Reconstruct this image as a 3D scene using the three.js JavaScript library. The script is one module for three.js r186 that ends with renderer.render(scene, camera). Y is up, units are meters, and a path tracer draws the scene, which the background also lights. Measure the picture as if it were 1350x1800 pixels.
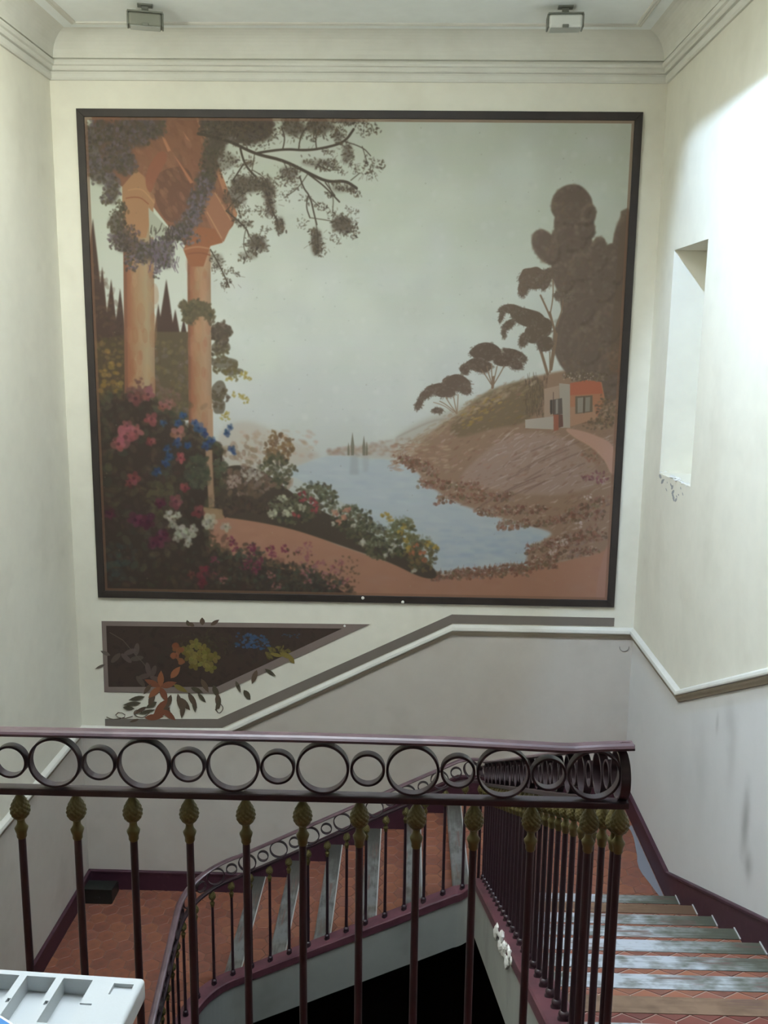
import * as THREE from 'three';
import { mergeGeometries, mergeVertices } from 'three/addons/utils/BufferGeometryUtils.js';
import { RoundedBoxGeometry } from 'three/addons/geometries/RoundedBoxGeometry.js';
import { ImprovedNoise } from 'three/addons/math/ImprovedNoise.js';
import { Brush, Evaluator, SUBTRACTION } from 'three-bvh-csg';

// ---------------------------------------------------------------- camera, sky, light, exposure
const H = 1.867;                                  // eye height above the upper floor (upper floor is y = 0)
const R = Math.PI / 180;
const scene = new THREE.Scene();
const camera = new THREE.PerspectiveCamera(2 * Math.atan(900 / 1660) / R, 1350 / 1800, 0.05, 60);
camera.rotation.order = 'YXZ';
camera.rotation.set(-10.6 * R, 1.4 * R, 0.7 * R);
camera.position.set(0, H, 0);
scene.add(camera);
const renderer = new THREE.WebGLRenderer({ antialias: true });
renderer.toneMapping = THREE.LinearToneMapping;
renderer.toneMappingExposure = 1.0;
renderer.shadowMap.enabled = true;
scene.background = new THREE.Color(0.86, 0.97, 1.06);
scene.backgroundIntensity = 15.5;
// three lit floodlights outside the frame: two hang from the ceiling, by the right wall and by the left one; the third, on the
// left wall, throws its light up at the ceiling; both left-hand ones are added as fill; fittings are built further down
const spots = [
  { pos: [0.72, H + 1.76, -4.35], aim: [1.677, H + 0.6, -4.9], power: 23, angle: 84 * R, penumbra: 0.5, color: 0xb8d8ff, soft: 0.35 },
  { pos: [-2.2, H + 0.75, -3.2], aim: [-1.6, H + 1.935, -4.4], power: 10.5, angle: 86 * R, penumbra: 0.4, color: 0xfbfff0, soft: 2 },
  { pos: [-1.5, H + 1.76, -4.6], aim: [-2.444, H + 1.2, -4.9], power: 7, angle: 80 * R, penumbra: 1, color: 0xfbfff0, soft: 2 },
];
for (const s of spots) {
  const l = new THREE.SpotLight(s.color, s.power, 0, s.angle, s.penumbra, 2);
  l.position.set(...s.pos); l.target.position.set(...s.aim); l.castShadow = true; l.shadow.radius = s.soft; l.shadow.mapSize.set(1024, 1024);
  scene.add(l, l.target);
}

// ---------------------------------------------------------------- helpers
let seed = 7;
const rnd = () => { seed = (seed + 0x6d2b79f5) | 0; let t = Math.imul(seed ^ (seed >>> 15), 1 | seed); t = (t + Math.imul(t ^ (t >>> 7), 61 | t)) ^ t; return ((t ^ (t >>> 14)) >>> 0) / 4294967296; };
const rr = (a, b) => a + (b - a) * rnd();
const pick = (a) => a[Math.floor(rnd() * a.length)];
const names = new Map();
const numbered = (n) => { const k = names.get(n) || 0; names.set(n, k + 1); return k ? n + '_' + String(k).padStart(3, '0') : n; };
const shade = (o) => { o.castShadow = o.receiveShadow = true; return o; };
function tag(o, label, category, group) { o.userData.label = label; o.userData.category = category; if (group) o.userData.group = group; return o; }
function thing(name, label, category, pos = [0, 0, 0], group) { const o = new THREE.Group(); o.name = numbered(name); o.position.set(...pos); scene.add(o); return tag(o, label, category, group); }
function part(name, geo, mat, parent) { const m = shade(new THREE.Mesh(geo, mat)); m.name = name; parent.add(m); return m; }
function struct(name, geo, mat) { const m = geo ? shade(new THREE.Mesh(geo, mat)) : new THREE.Group(); m.name = name; m.userData.kind = 'structure'; scene.add(m); return m; }
const box = (x0, x1, y0, y1, z0, z1) => new THREE.BoxGeometry(x1 - x0, y1 - y0, z1 - z0).translate((x0 + x1) / 2, (y0 + y1) / 2, (z0 + z1) / 2);
const rbox = (x0, x1, y0, y1, z0, z1, r = 0.006, s = 2) => new RoundedBoxGeometry(x1 - x0, y1 - y0, z1 - z0, s, r).translate((x0 + x1) / 2, (y0 + y1) / 2, (z0 + z1) / 2);
const shapeOf = (pts) => new THREE.Shape(pts.map((p) => new THREE.Vector2(p[0], p[1])));
const slab = (pts, depth, bevel = 0, holes = []) => { const s = shapeOf(pts); for (const h of holes) s.holes.push(new THREE.Path(h.map((p) => new THREE.Vector2(p[0], p[1])))); return new THREE.ExtrudeGeometry(s, { depth, bevelEnabled: bevel > 0, bevelSize: bevel, bevelThickness: bevel, bevelOffset: -bevel, bevelSegments: 1, curveSegments: 12 }); };
const merge = (list) => mergeGeometries(list.map((g) => (g.index ? g.toNonIndexed() : g)));
// sweep a closed profile [[side, up], ...] along points; up stays vertical when upright, corners are mitred
function sweep(points, profile, upright = false, closedEnds = true) {
  const n = points.length, m = profile.length, P = points.map((p) => new THREE.Vector3(...p)), pos = [], uv = [], ix = [], Y = new THREE.Vector3(0, 1, 0);
  let run = 0;
  for (let i = 0; i < n; i++) {
    const a = i ? P[i].clone().sub(P[i - 1]).normalize() : null, b = i < n - 1 ? P[i + 1].clone().sub(P[i]).normalize() : null;
    const t = (a && b ? a.clone().add(b) : a || b).clone().normalize();
    const side = t.clone().cross(Y).normalize(), up = upright ? Y.clone() : side.clone().cross(t).normalize();
    let k = 1;
    if (a && b) { const sa = a.clone().cross(Y).normalize(); k = 1 / Math.max(0.4, sa.dot(side)); }
    if (i) run += P[i].distanceTo(P[i - 1]);
    let round = 0;
    for (let j = 0; j <= m; j++) {
      const q = profile[j % m];
      if (j) round += Math.hypot(q[0] - profile[j - 1][0], q[1] - profile[j - 1][1]);
      const v = P[i].clone().addScaledVector(side, q[0] * k).addScaledVector(up, q[1]);
      pos.push(v.x, v.y, v.z); uv.push(run, round);
    }
  }
  const w = m + 1;
  for (let i = 0; i < n - 1; i++) for (let j = 0; j < m; j++) { const a = i * w + j, b = a + 1, c = a + w, d = c + 1; ix.push(a, b, c, b, d, c); }
  if (closedEnds) {
    const tri = THREE.ShapeUtils.triangulateShape(profile.map((p) => new THREE.Vector2(p[0], p[1])), []);
    for (const [p, q, r] of tri) { ix.push(p, q, r); const o = (n - 1) * w; ix.push(o + p, o + r, o + q); }
  }
  const g = new THREE.BufferGeometry();
  g.setAttribute('position', new THREE.Float32BufferAttribute(pos, 3)); g.setAttribute('uv', new THREE.Float32BufferAttribute(uv, 2)); g.setIndex(ix);
  const out = g.toNonIndexed(); out.computeVertexNormals(); return out;
}
// several meshes share one painting helper
const canvas = (w, h) => { const c = document.createElement('canvas'); c.width = w; c.height = h; return c; };
const texOf = (c, srgb = true) => { const t = new THREE.CanvasTexture(c); if (srgb) t.colorSpace = THREE.SRGBColorSpace; t.magFilter = THREE.LinearFilter; t.wrapS = t.wrapT = THREE.RepeatWrapping; return t; };
// periodic value noise
function tileNoise(period, s) {
  const g = new Float32Array(period * period); let k = s * 7919 + 13;
  for (let i = 0; i < g.length; i++) { k = (Math.imul(k, 1664525) + 1013904223) | 0; g[i] = (k >>> 8) / 16777216; }
  return (x, y) => { const xi = Math.floor(x), yi = Math.floor(y), fx = x - xi, fy = y - yi, u = fx * fx * (3 - 2 * fx), v = fy * fy * (3 - 2 * fy), at = (a, b) => g[((b % period + period) % period) * period + ((a % period + period) % period)]; return (at(xi, yi) * (1 - u) + at(xi + 1, yi) * u) * (1 - v) + (at(xi, yi + 1) * (1 - u) + at(xi + 1, yi + 1) * u) * v; };
}
function fbm(s, base, oct = 4) { const f = []; for (let o = 0; o < oct; o++) f.push(tileNoise(base << o, s * 10 + o)); return (u, v) => { let t = 0, a = 0.5, n = 0; for (let o = 0; o < oct; o++) { t += a * f[o](u * (base << o), v * (base << o)); n += a; a *= 0.55; } return t / n; }; }
// a surface texture: paint(u, v) gives [r, g, b] in 0..255 sRGB
function surface(size, paint, srgb = true, sizeY = size) {
  const d = new Uint8Array(size * sizeY * 4);
  for (let y = 0; y < sizeY; y++) for (let x = 0; x < size; x++) { const c = paint(x / size, y / sizeY), o = (y * size + x) * 4; for (let k = 0; k < 3; k++) d[o + k] = Math.max(0, Math.min(255, c[k])); d[o + 3] = 255; }
  const t = new THREE.DataTexture(d, size, sizeY); if (srgb) t.colorSpace = THREE.SRGBColorSpace; t.magFilter = THREE.LinearFilter; t.minFilter = THREE.LinearMipmapLinearFilter; t.wrapS = t.wrapT = THREE.RepeatWrapping; t.needsUpdate = true; return t;
}
const lerp = (a, b, t) => a + (b - a) * t, mix3 = (a, b, t) => a.map((v, i) => lerp(v, b[i], t)), sat = (x) => Math.max(0, Math.min(1, x));
const metres = (t, sx, sy = sx) => { const c = t.clone(); c.repeat.set(1 / sx, 1 / sy); c.needsUpdate = true; return c; };

// ---------------------------------------------------------------- materials
const nA = fbm(1, 4, 5), nB = fbm(2, 8, 4), nC = fbm(3, 32, 3), nD = fbm(4, 3, 3);
const plasterBump = metres(surface(512, (u, v) => { const g = 128 + 70 * (nB(u, v) - 0.5) + 40 * (nC(u, v) - 0.5); return [g, g, g]; }, false), 1.6);
const plaster = (rgb, stain, amount) => new THREE.MeshStandardMaterial({ roughness: 0.82, map: metres(surface(512, (u, v) => { const t = sat((nA(u, v) - 0.42) * 3.2), s = sat((nB(v, u) - 0.6) * 4); const c = mix3(rgb, stain, amount * (0.55 * t + 0.9 * s)); const k = 1 + 0.03 * (nC(u, v) - 0.5); return c.map((q) => q * k); }), 2.6), bumpMap: plasterBump, bumpScale: 0.0016 });
const M = {}, smudges = [[-4.3, -2.32, 0.05, 0.16, 0.42], [-4.22, -2.5, 0.05, 0.07, 0.36], [-4.62, -1.92, 0.09, 0.1, 0.14], [-4.8, -2.02, 0.02, 0.05, 0.2], [-4.55, -2.1, 0.07, 0.2, 0.12], [-4.15, -1.6, 0.02, 0.02, 0.25], [-5.4, -2.6, 0.2, 0.3, 0.05], [-5.0, -2.45, 0.12, 0.25, 0.07]];
M.wallUpper = plaster([222, 218, 203], [212, 207, 191], 0.7);
M.wallLower = plaster([192, 185, 175], [178, 170, 159], 0.7);
M.wallRightLower = plaster([203, 203, 202], [184, 183, 182], 0.9);
{ // hand-worn smudges on the right wall by the flight, each in one place (z, height from the eye, half sizes, strength)
  M.wallRightLower.map = metres(surface(1024, (u, v) => { const z = -6.9 + u * 5, y = -4.2 + v * 5; let k = 0.4 * sat((nA(u, v) - 0.42) * 3) + 0.5 * sat((nB(v, u) - 0.6) * 4), q = 0; for (const [a, b, sx, sy, w] of smudges) q += w * Math.exp(-(((z - a) / sx) ** 2 + ((y - b) / sy) ** 2) * (0.7 + 0.9 * nC(u * 2, v * 2))); return mix3(mix3([214, 213, 211], [197, 196, 194], 0.9 * k), [96, 94, 92], sat(q)); }), 5);
  M.wallRightLower.map.offset.set(6.9 / 5, (4.2 - H) / 5); }
M.wallUnlitDark = new THREE.MeshStandardMaterial({ color: 0x2a2d25, roughness: 0.95 });  // near-black colour stands in for the unlit lower storey of the stairwell
M.ceiling = plaster([234, 237, 234], [226, 228, 222], 0.4);
M.cornice = plaster([212, 210, 200], [202, 199, 186], 0.5);
M.dado = plaster([206, 204, 195], [192, 188, 178], 0.5);
M.dadoShade = plaster([152, 142, 124], [140, 128, 110], 0.5);  // shade on the lower curve of the dado rail, put into the colour
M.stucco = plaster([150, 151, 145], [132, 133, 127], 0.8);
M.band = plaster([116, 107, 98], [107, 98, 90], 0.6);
M.bandWarm = plaster([124, 110, 103], [115, 101, 94], 0.6);
const paintNoise = fbm(11, 6, 4);
const paintTex = (a, b, lo = 0.45) => surface(256, (u, v) => mix3(a, b, sat((paintNoise(u, v) - lo) * 3)));
M.iron = new THREE.MeshStandardMaterial({ roughness: 0.42, metalness: 0.0, map: metres(paintTex([48, 29, 35], [39, 24, 29]), 0.4) });
M.handrail = new THREE.MeshStandardMaterial({ roughness: 0.36, map: metres(paintTex([88, 66, 71], [70, 50, 56]), 0.35), bumpMap: metres(surface(256, (u, v) => { const g = 120 + 60 * nC(u, v); return [g, g, g]; }, false), 0.3), bumpScale: 0.0006 });
M.curb = new THREE.MeshStandardMaterial({ roughness: 0.55, map: metres(paintTex([94, 54, 62], [76, 44, 52]), 0.5) });
M.skirting = new THREE.MeshStandardMaterial({ roughness: 0.5, map: metres(surface(256, (u, v) => mix3([62, 32, 44], [82, 52, 62], sat((paintNoise(u, v) - 0.6) * 4))), 0.6) });
M.gold = new THREE.MeshStandardMaterial({ color: new THREE.Color(0.105, 0.084, 0.024), roughness: 0.46, metalness: 0.3 });
M.mortar = new THREE.MeshStandardMaterial({ color: 0xa48c80, roughness: 0.95 });
M.mortarDark = new THREE.MeshStandardMaterial({ color: 0x73564b, roughness: 0.95 });
M.riser = new THREE.MeshStandardMaterial({ roughness: 0.7, map: metres(paintTex([104, 62, 56], [86, 52, 48]), 0.5) });
const tileNoiseA = fbm(21, 5, 4);
const tileTex = (a, b, c) => metres(surface(256, (u, v) => mix3(mix3(a, b, sat((tileNoiseA(u, v) - 0.4) * 3)), c, 0.6 * sat((nB(u, v) - 0.62) * 5))), 0.9);
M.tiles = [tileTex([150, 90, 64], [128, 78, 60], [90, 64, 58]), tileTex([154, 96, 68], [132, 82, 62], [96, 68, 58]), tileTex([140, 82, 62], [118, 72, 58], [86, 62, 56]), tileTex([146, 88, 68], [124, 78, 64], [92, 66, 60])].map((map) => new THREE.MeshStandardMaterial({ map, roughness: 0.48 }));
M.tilesDeep = [[122, 62, 50], [114, 56, 46], [128, 68, 54]].map((a) => new THREE.MeshStandardMaterial({ map: tileTex(a, a.map((q) => q * 0.9), a.map((q) => q * 0.75)), roughness: 0.45 }));
// worn grey nosing: paler where feet tread in the middle, darker and greener by the wall; u runs along the step
const grainA = fbm(31, 16, 4), grainB = fbm(32, 6, 3);
const blotch = fbm(33, 9, 4);
const nosingTex = (seedShift, pale, dark) => surface(512, (u, v) => {
  const g = grainA(u * 0.5, v * 2 + seedShift), w = grainB(u + seedShift, v * 0.5), worn = sat(1.25 - Math.abs(u - 0.32) * 1.9) * 0.85 + 0.15;
  const blot = blotch(u * 2 + seedShift, v * 0.5 + seedShift), c = mix3(dark, pale, sat(1.7 * worn * (0.25 + blot) - 0.32 + 0.7 * (g - 0.5)));
  return mix3(c, [96, 70, 62], 0.75 * sat((w - 0.56) * 7) * sat((g - 0.44) * 5));
}, true, 64);
M.nosing = [0.1, 0.35, 0.6, 0.82].map((s) => new THREE.MeshStandardMaterial({ map: nosingTex(s, [170, 174, 180], [74, 75, 62]), roughness: 0.7, bumpMap: plasterBump, bumpScale: 0.0008 }));
M.nosingBrown = [0.2, 0.7].map((s) => new THREE.MeshStandardMaterial({ map: nosingTex(s, [124, 98, 76], [96, 72, 53]), roughness: 0.65 }));
M.nosingGrey = [0.15, 0.5, 0.9].map((s) => new THREE.MeshStandardMaterial({ map: nosingTex(s, [112, 111, 108], [64, 61, 55]), roughness: 0.6 }));
M.plasterWhite = new THREE.MeshStandardMaterial({ color: 0xd8d6d0, roughness: 0.9 });
M.joint = new THREE.MeshStandardMaterial({ color: 0xaaa8a4, roughness: 0.9 });
M.frame = new THREE.MeshStandardMaterial({ roughness: 0.55, map: metres(paintTex([46, 38, 34], [38, 31, 28]), 0.8) });
M.glass = new THREE.MeshPhysicalMaterial({ color: 0xffffff, transmission: 1, roughness: 0.02, thickness: 0, ior: 1.5 });
M.whitePaint = new THREE.MeshStandardMaterial({ color: 0xdcdcd6, roughness: 0.5 });

// ---------------------------------------------------------------- the room
const XL = -2.444, XR = 1.677, ZB = -6.7, ZF = 2.6;
const FL = 0, LR = H - 3.44, LL = H - 4.298, CE = H + 1.935, RISE = 0.143, GO = 0.315, LOW = H - 8.6;
const RX = 0.5, BZ = -5.43, LX = -1.34;           // plan of the stringer: right, back, left
const toRight = (g, d) => g.rotateY(-Math.PI / 2).translate(XR + d, 0, 0);
const toLeft = (g) => g.rotateY(-Math.PI / 2).translate(XL, 0, 0);
const dBack = [[XL, H - 2.985], [-1.355, H - 2.985], [0.35, H - 2.13], [XR, H - 2.13]];
const dRight = [[ZB, H - 2.13], [-5.48, H - 2.13], [ZF, H - 2.13 + (ZF + 5.48) * 0.47]];
const dLeft = [[ZB, H - 2.985], [-5.1, H - 2.985], [-1.8, H - 4.37]];
const wBack = struct('wall_back'), wRight = struct('wall_right'), wLeft = struct('wall_left');
part('upper_plaster', slab([...dBack.map((p) => [p[0] + (p[0] === XL ? -0.3 : p[0] === XR ? 0.3 : 0), p[1]]), [XR + 0.3, CE + 0.3], [XL - 0.3, CE + 0.3]], 0.3).translate(0, 0, ZB - 0.3), M.wallUpper, wBack);
part('lower_plaster', slab([[XL - 0.3, LL - 0.12], [XR + 0.3, LL - 0.12], [XR + 0.3, H - 2.13], ...dBack.slice().reverse().slice(1, 3), [XL - 0.3, H - 2.985]], 0.3).translate(0, 0, ZB - 0.3), M.wallLower, wBack);
part('basement_plaster', box(XL - 0.3, XR + 0.3, LOW, LL - 0.12, ZB - 0.3, ZB), M.wallUnlitDark, wBack);
const niche = [[-6.27, H - 0.88], [-5.573, H - 0.86], [-5.573, H + 0.557], [-6.27, H + 0.555]], ND = 0.23;
part('upper_plaster', toRight(slab([...dRight, [ZF, CE + 0.3], [ZB, CE + 0.3]], ND, 0, [niche]), ND), M.wallUpper, wRight);
part('niche_back', box(XR + ND, XR + ND + 0.1, H - 1.1, H + 0.8, -6.5, -5.3), M.wallUpper, wRight);
part('lower_plaster', toRight(slab([[ZB, LR - 0.5], [-5.4, LR - 0.5], [-1.8, LR + 0.9], [ZF, LR + 0.9], ...dRight.slice().reverse()], ND), ND), M.wallRightLower, wRight);
part('basement_plaster', toRight(slab([[ZB, LOW], [ZF, LOW], [ZF, LR + 0.9], [-1.8, LR + 0.9], [-5.4, LR - 0.5], [ZB, LR - 0.5]], ND), ND), M.wallUnlitDark, wRight);
part('upper_plaster', toLeft(slab([...dLeft, [ZF, H - 4.37], [ZF, CE + 0.3], [ZB, CE + 0.3]], 0.3)), M.wallUpper, wLeft);
part('lower_plaster', toLeft(slab([[ZB, LL - 0.5], [-5.2, LL - 0.5], [-2.5, LL - 1.7], [ZF, LL - 1.7], [ZF, H - 4.37], ...dLeft.slice().reverse()], 0.3)), M.wallLower, wLeft);
part('basement_plaster', toLeft(slab([[ZB, LOW], [ZF, LOW], [ZF, LL - 1.7], [-2.5, LL - 1.7], [-5.2, LL - 0.5], [ZB, LL - 0.5]], 0.3)), M.wallUnlitDark, wLeft);
struct('wall_front', box(XL - 0.3, XR + 0.3, LOW, CE + 0.3, ZF, ZF + 0.3), M.wallUpper);
struct('floor', merge([box(XL, RX, -0.28, 0, -1.9, ZF), box(RX, XR, -0.28, 0, -1.95, ZF)]), M.tilesDeep[0]);
struct('floor_001', box(XL - 0.3, XR + 0.3, LOW - 0.2, LOW, ZB - 0.3, ZF + 0.3), M.wallUnlitDark);
// plaster damage at the foot of the niche
{ const chips = []; for (let i = 0; i < 16; i++) { const z = rr(-6.25, -5.66), y = H - 0.895 - rr(0, 0.1) * (0.4 + 0.6 * sat((z + 6.25) / 0.4)); chips.push(new THREE.CircleGeometry(rr(0.008, 0.022), 6).scale(rr(0.8, 2), rr(0.4, 0.9), 1).rotateZ(rr(-0.5, 0.5)).rotateY(-Math.PI / 2).translate(XR - 0.001 - i * 0.00004, y, z)); }
  part('chipped_plaster', merge(chips), new THREE.MeshStandardMaterial({ color: 0x9a9a98, roughness: 0.95 }), wRight);
  const bits = []; for (let i = 0; i < 26; i++) bits.push(new THREE.IcosahedronGeometry(rr(0.006, 0.016), 0).scale(1.4, 0.6, 1.4).translate(XR + rr(0.0, 0.03), H - 0.868 + rr(-0.004, 0.006), rr(-6.26, -5.6)));
  part('plaster_crumb', merge(bits), M.plasterWhite, wRight); }

// ceiling with an added skylight above the stairwell, put in for soft fill light
const SK = [-1.35, 0.25, -4.7, -1.7];
const ceil = new THREE.ExtrudeGeometry((() => { const s = shapeOf([[XL - 0.3, -ZF - 0.3], [XR + 0.3, -ZF - 0.3], [XR + 0.3, -ZB + 0.3], [XL - 0.3, -ZB + 0.3]]); s.holes.push(new THREE.Path([[SK[0], -SK[3]], [SK[1], -SK[3]], [SK[1], -SK[2]], [SK[0], -SK[2]]].map((p) => new THREE.Vector2(...p)))); return s; })(), { depth: 0.35, bevelEnabled: false }).rotateX(-Math.PI / 2).translate(0, CE, 0);
struct('ceiling', ceil, M.ceiling);
const sky1 = struct('added_window_1');
{ const y0 = CE + 0.35, bars = [];
  for (const [a, b, c, d] of [[SK[0] - 0.08, SK[0], SK[2] - 0.08, SK[3] + 0.08], [SK[1], SK[1] + 0.08, SK[2] - 0.08, SK[3] + 0.08], [SK[0], SK[1], SK[2] - 0.08, SK[2]], [SK[0], SK[1], SK[3], SK[3] + 0.08]]) bars.push(box(a, b, y0, y0 + 0.12, c, d));
  part('curb', merge(bars), M.whitePaint, sky1);
  const nx = 2, nz = 4, w = (SK[1] - SK[0]) / nx, d = (SK[3] - SK[2]) / nz;
  for (let i = 1; i < nx; i++) part('glazing_bar', box(SK[0] + i * w - 0.012, SK[0] + i * w + 0.012, y0 + 0.06, y0 + 0.11, SK[2], SK[3]), M.whitePaint, sky1);
  for (let k = 1; k < nz; k++) part('glazing_bar', box(SK[0], SK[1], y0 + 0.06, y0 + 0.11, SK[2] + k * d - 0.012, SK[2] + k * d + 0.012), M.whitePaint, sky1);
  for (let i = 0; i < nx; i++) for (let k = 0; k < nz; k++) part('pane', new THREE.PlaneGeometry(w, d).rotateX(-Math.PI / 2).translate(SK[0] + (i + 0.5) * w, y0 + 0.085, SK[2] + (k + 0.5) * d), M.glass, sky1); }

// cornice: fascia, fillets and a cove, mitred round the room
{ const prof = [[0, 1.655], [0.014, 1.655], [0.022, 1.667], [0.022, 1.695], [0.013, 1.698], [0.013, 1.708], [0.03, 1.711], [0.036, 1.718], [0.036, 1.738], [0.05, 1.743], [0.057, 1.755], [0.057, 1.766], [0.026, 1.769], [0.026, 1.782], [0.046, 1.785], [0.046, 1.790]];
  for (let i = 1; i <= 10; i++) { const a = i / 10 * Math.PI / 2; prof.push([0.2 - 0.154 * Math.cos(a), 1.79 + 0.147 * Math.sin(a)]); }
  prof.push([0.0, 1.94]);
  struct('trim_1', sweep([[XL, H, ZF], [XL, H, ZB], [XR, H, ZB], [XR, H, ZF]], prof, true), M.cornice);
  const c = 0.27, bead = [[-0.022, -0.0005], [-0.018, -0.008], [-0.006, -0.01], [0, -0.005], [0.006, -0.01], [0.018, -0.008], [0.022, -0.0005]];
  struct('trim_2', sweep([[XL + c, CE, ZF], [XL + c, CE, ZB + c], [XR - c, CE, ZB + c], [XR - c, CE, ZF]], bead, true), M.cornice); }
// dado rail: follows the flights round the walls
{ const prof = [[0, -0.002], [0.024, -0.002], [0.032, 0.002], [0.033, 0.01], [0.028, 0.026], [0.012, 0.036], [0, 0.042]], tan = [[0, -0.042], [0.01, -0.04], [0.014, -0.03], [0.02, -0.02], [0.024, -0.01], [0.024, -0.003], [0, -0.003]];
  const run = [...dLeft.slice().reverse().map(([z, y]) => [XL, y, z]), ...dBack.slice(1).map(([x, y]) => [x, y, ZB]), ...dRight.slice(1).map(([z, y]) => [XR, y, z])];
  struct('trim_3', sweep(run, prof, true), M.dado); struct('trim_4', sweep(run, tan, true), M.dadoShade); }
// skirting boards
const nosingLine = (z) => LR + RISE + 0.454 * (z + 5.2);
{ const prof = (top) => [[0, -0.6], [0.018, -0.6], [0.018, top - 0.02], [0.024, top - 0.016], [0.024, top - 0.004], [0.016, top], [0, top]];
  struct('baseboard_right', sweep([[XR, LR + 0.165, ZB], [XR, LR + 0.165, -5.438], [XR, LR + 0.165 + 0.454 * (5.438 - 1.9), -1.9]], prof(0), true), M.skirting);
  const k = RISE / 0.29;
  struct('baseboard_back', sweep([[XL, LL + 0.16, ZB], [-1.2, LL + 0.16, ZB], [0.42, LR + 0.165, ZB], [XR, LR + 0.165, ZB]], prof(0), true), M.skirting);
  struct('baseboard_left', sweep([[XL, LL + 0.16 - 0.42 * 3.1, -2.0], [XL, LL + 0.16, -5.1], [XL, LL + 0.16, ZB]], prof(0), true), M.skirting); }

// ---------------------------------------------------------------- stairs
// hexagonal terracotta tiles, clipped to the rectangle x0..x1, z0..z1; one mesh per tile
const HEX = 0.118, fullHex = new Map();
function clipPoly(pts, x0, x1, z0, z1) {
  const cut = (ps, inside, meet) => { const o = []; ps.forEach((p, i) => { const q = ps[(i + 1) % ps.length], a = inside(p), b = inside(q); if (a) o.push(p); if (a !== b) o.push(meet(p, q)); }); return o; };
  const atX = (v) => (p, q) => [v, p[1] + (q[1] - p[1]) * (v - p[0]) / (q[0] - p[0])], atZ = (v) => (p, q) => [p[0] + (q[0] - p[0]) * (v - p[1]) / (q[1] - p[1]), v];
  pts = cut(pts, (p) => p[0] >= x0, atX(x0)); pts = cut(pts, (p) => p[0] <= x1, atX(x1)); pts = cut(pts, (p) => p[1] >= z0, atZ(z0)); return cut(pts, (p) => p[1] <= z1, atZ(z1));
}
function tileGeo(poly) {                                     // poly in x,z about the origin; chamfered rim
  const cx = poly.reduce((s, p) => s + p[0], 0) / poly.length, cz = poly.reduce((s, p) => s + p[1], 0) / poly.length;
  const inset = (d) => poly.map((p) => { const l = Math.hypot(p[0] - cx, p[1] - cz) || 1; return [p[0] - (p[0] - cx) / l * d, p[1] - (p[1] - cz) / l * d]; });
  const rings = [[inset(0.001), -0.012], [inset(0.001), -0.0015], [inset(0.003), 0]], pos = [], uv = [], n = poly.length;
  const put = (p, y) => { pos.push(p[0], y, p[1]); uv.push(p[0], p[1]); };
  for (let r = 0; r < 2; r++) for (let i = 0; i < n; i++) { const [a, ya] = rings[r], [b, yb] = rings[r + 1], j = (i + 1) % n; put(a[i], ya); put(b[i], yb); put(a[j], ya); put(a[j], ya); put(b[i], yb); put(b[j], yb); }
  const top = rings[2][0]; for (let i = 1; i < n - 1; i++) { put(top[0], 0); put(top[i + 1], 0); put(top[i], 0); }
  const g = new THREE.BufferGeometry(); g.setAttribute('position', new THREE.Float32BufferAttribute(pos, 3)); g.setAttribute('uv', new THREE.Float32BufferAttribute(uv, 2)); g.computeVertexNormals();
  const nrm = g.attributes.normal, P = g.attributes.position; // tiles are seen from above: make the faces look outwards
  const c = new THREE.Vector3(); for (let i = 0; i < P.count; i += 3) { c.set(nrm.getX(i), nrm.getY(i), nrm.getZ(i)); const out = c.y > 0.1 || (P.getX(i) - cx) * c.x + (P.getZ(i) - cz) * c.z > 0; if (!out) { for (const at of [P, g.attributes.uv]) { const s = at.itemSize, A = at.array, a = (i + 1) * s, b = (i + 2) * s; for (let k = 0; k < s; k++) { const t = A[a + k]; A[a + k] = A[b + k]; A[b + k] = t; } } } }
  g.computeVertexNormals(); return g;
}
function tiles(parent, y, x0, x1, z0, z1, turned, mats, inL) {
  const r = HEX / Math.sqrt(3), dx = HEX, dz = r * 1.5, ox = rr(0, dx);
  const A0 = turned ? z0 : x0, A1 = turned ? z1 : x1, B0 = turned ? x0 : z0, B1 = turned ? x1 : z1;
  for (let row = 0, b = B0 - r * 0.5; b < B1 + r; row++, b += dz) for (let a = A0 - dx + ox % dx + (row % 2) * dx / 2; a < A1 + dx; a += dx) {
    const hex = []; for (let k = 0; k < 6; k++) { const t = (k + 0.5) * Math.PI / 3; hex.push([a + (r - 0.0019) * Math.cos(t + Math.PI / 6 * 0), b + (r - 0.0019) * Math.sin(t)]); }
    let poly = hex.map(([p, q]) => [a + (p - a), q]);
    poly = clipPoly(poly, A0, A1, B0, B1);
    if (poly.length < 3) continue;
    let area = 0; poly.forEach((p, i) => { const q = poly[(i + 1) % poly.length]; area += p[0] * q[1] - q[0] * p[1]; });
    if (Math.abs(area) < 0.0008) continue;
    const world = poly.map(([p, q]) => (turned ? [q, p] : [p, q]));
    const mx = world.reduce((s, p) => s + p[0], 0) / world.length, mz = world.reduce((s, p) => s + p[1], 0) / world.length;
    if (inL && !inL(mx, mz)) continue;
    const whole = poly.length === 6 && Math.abs(area) > HEX * HEX * 1.66;
    let g = whole ? fullHex.get(turned) : null;
    if (!g) { g = tileGeo(world.map((p) => [p[0] - mx, p[1] - mz])); if (whole) fullHex.set(turned, g); }
    const m = part('tile', g, pick(mats), parent);
    m.position.set(mx, y + rr(-0.0006, 0.0006), mz);
  }
}
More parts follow.
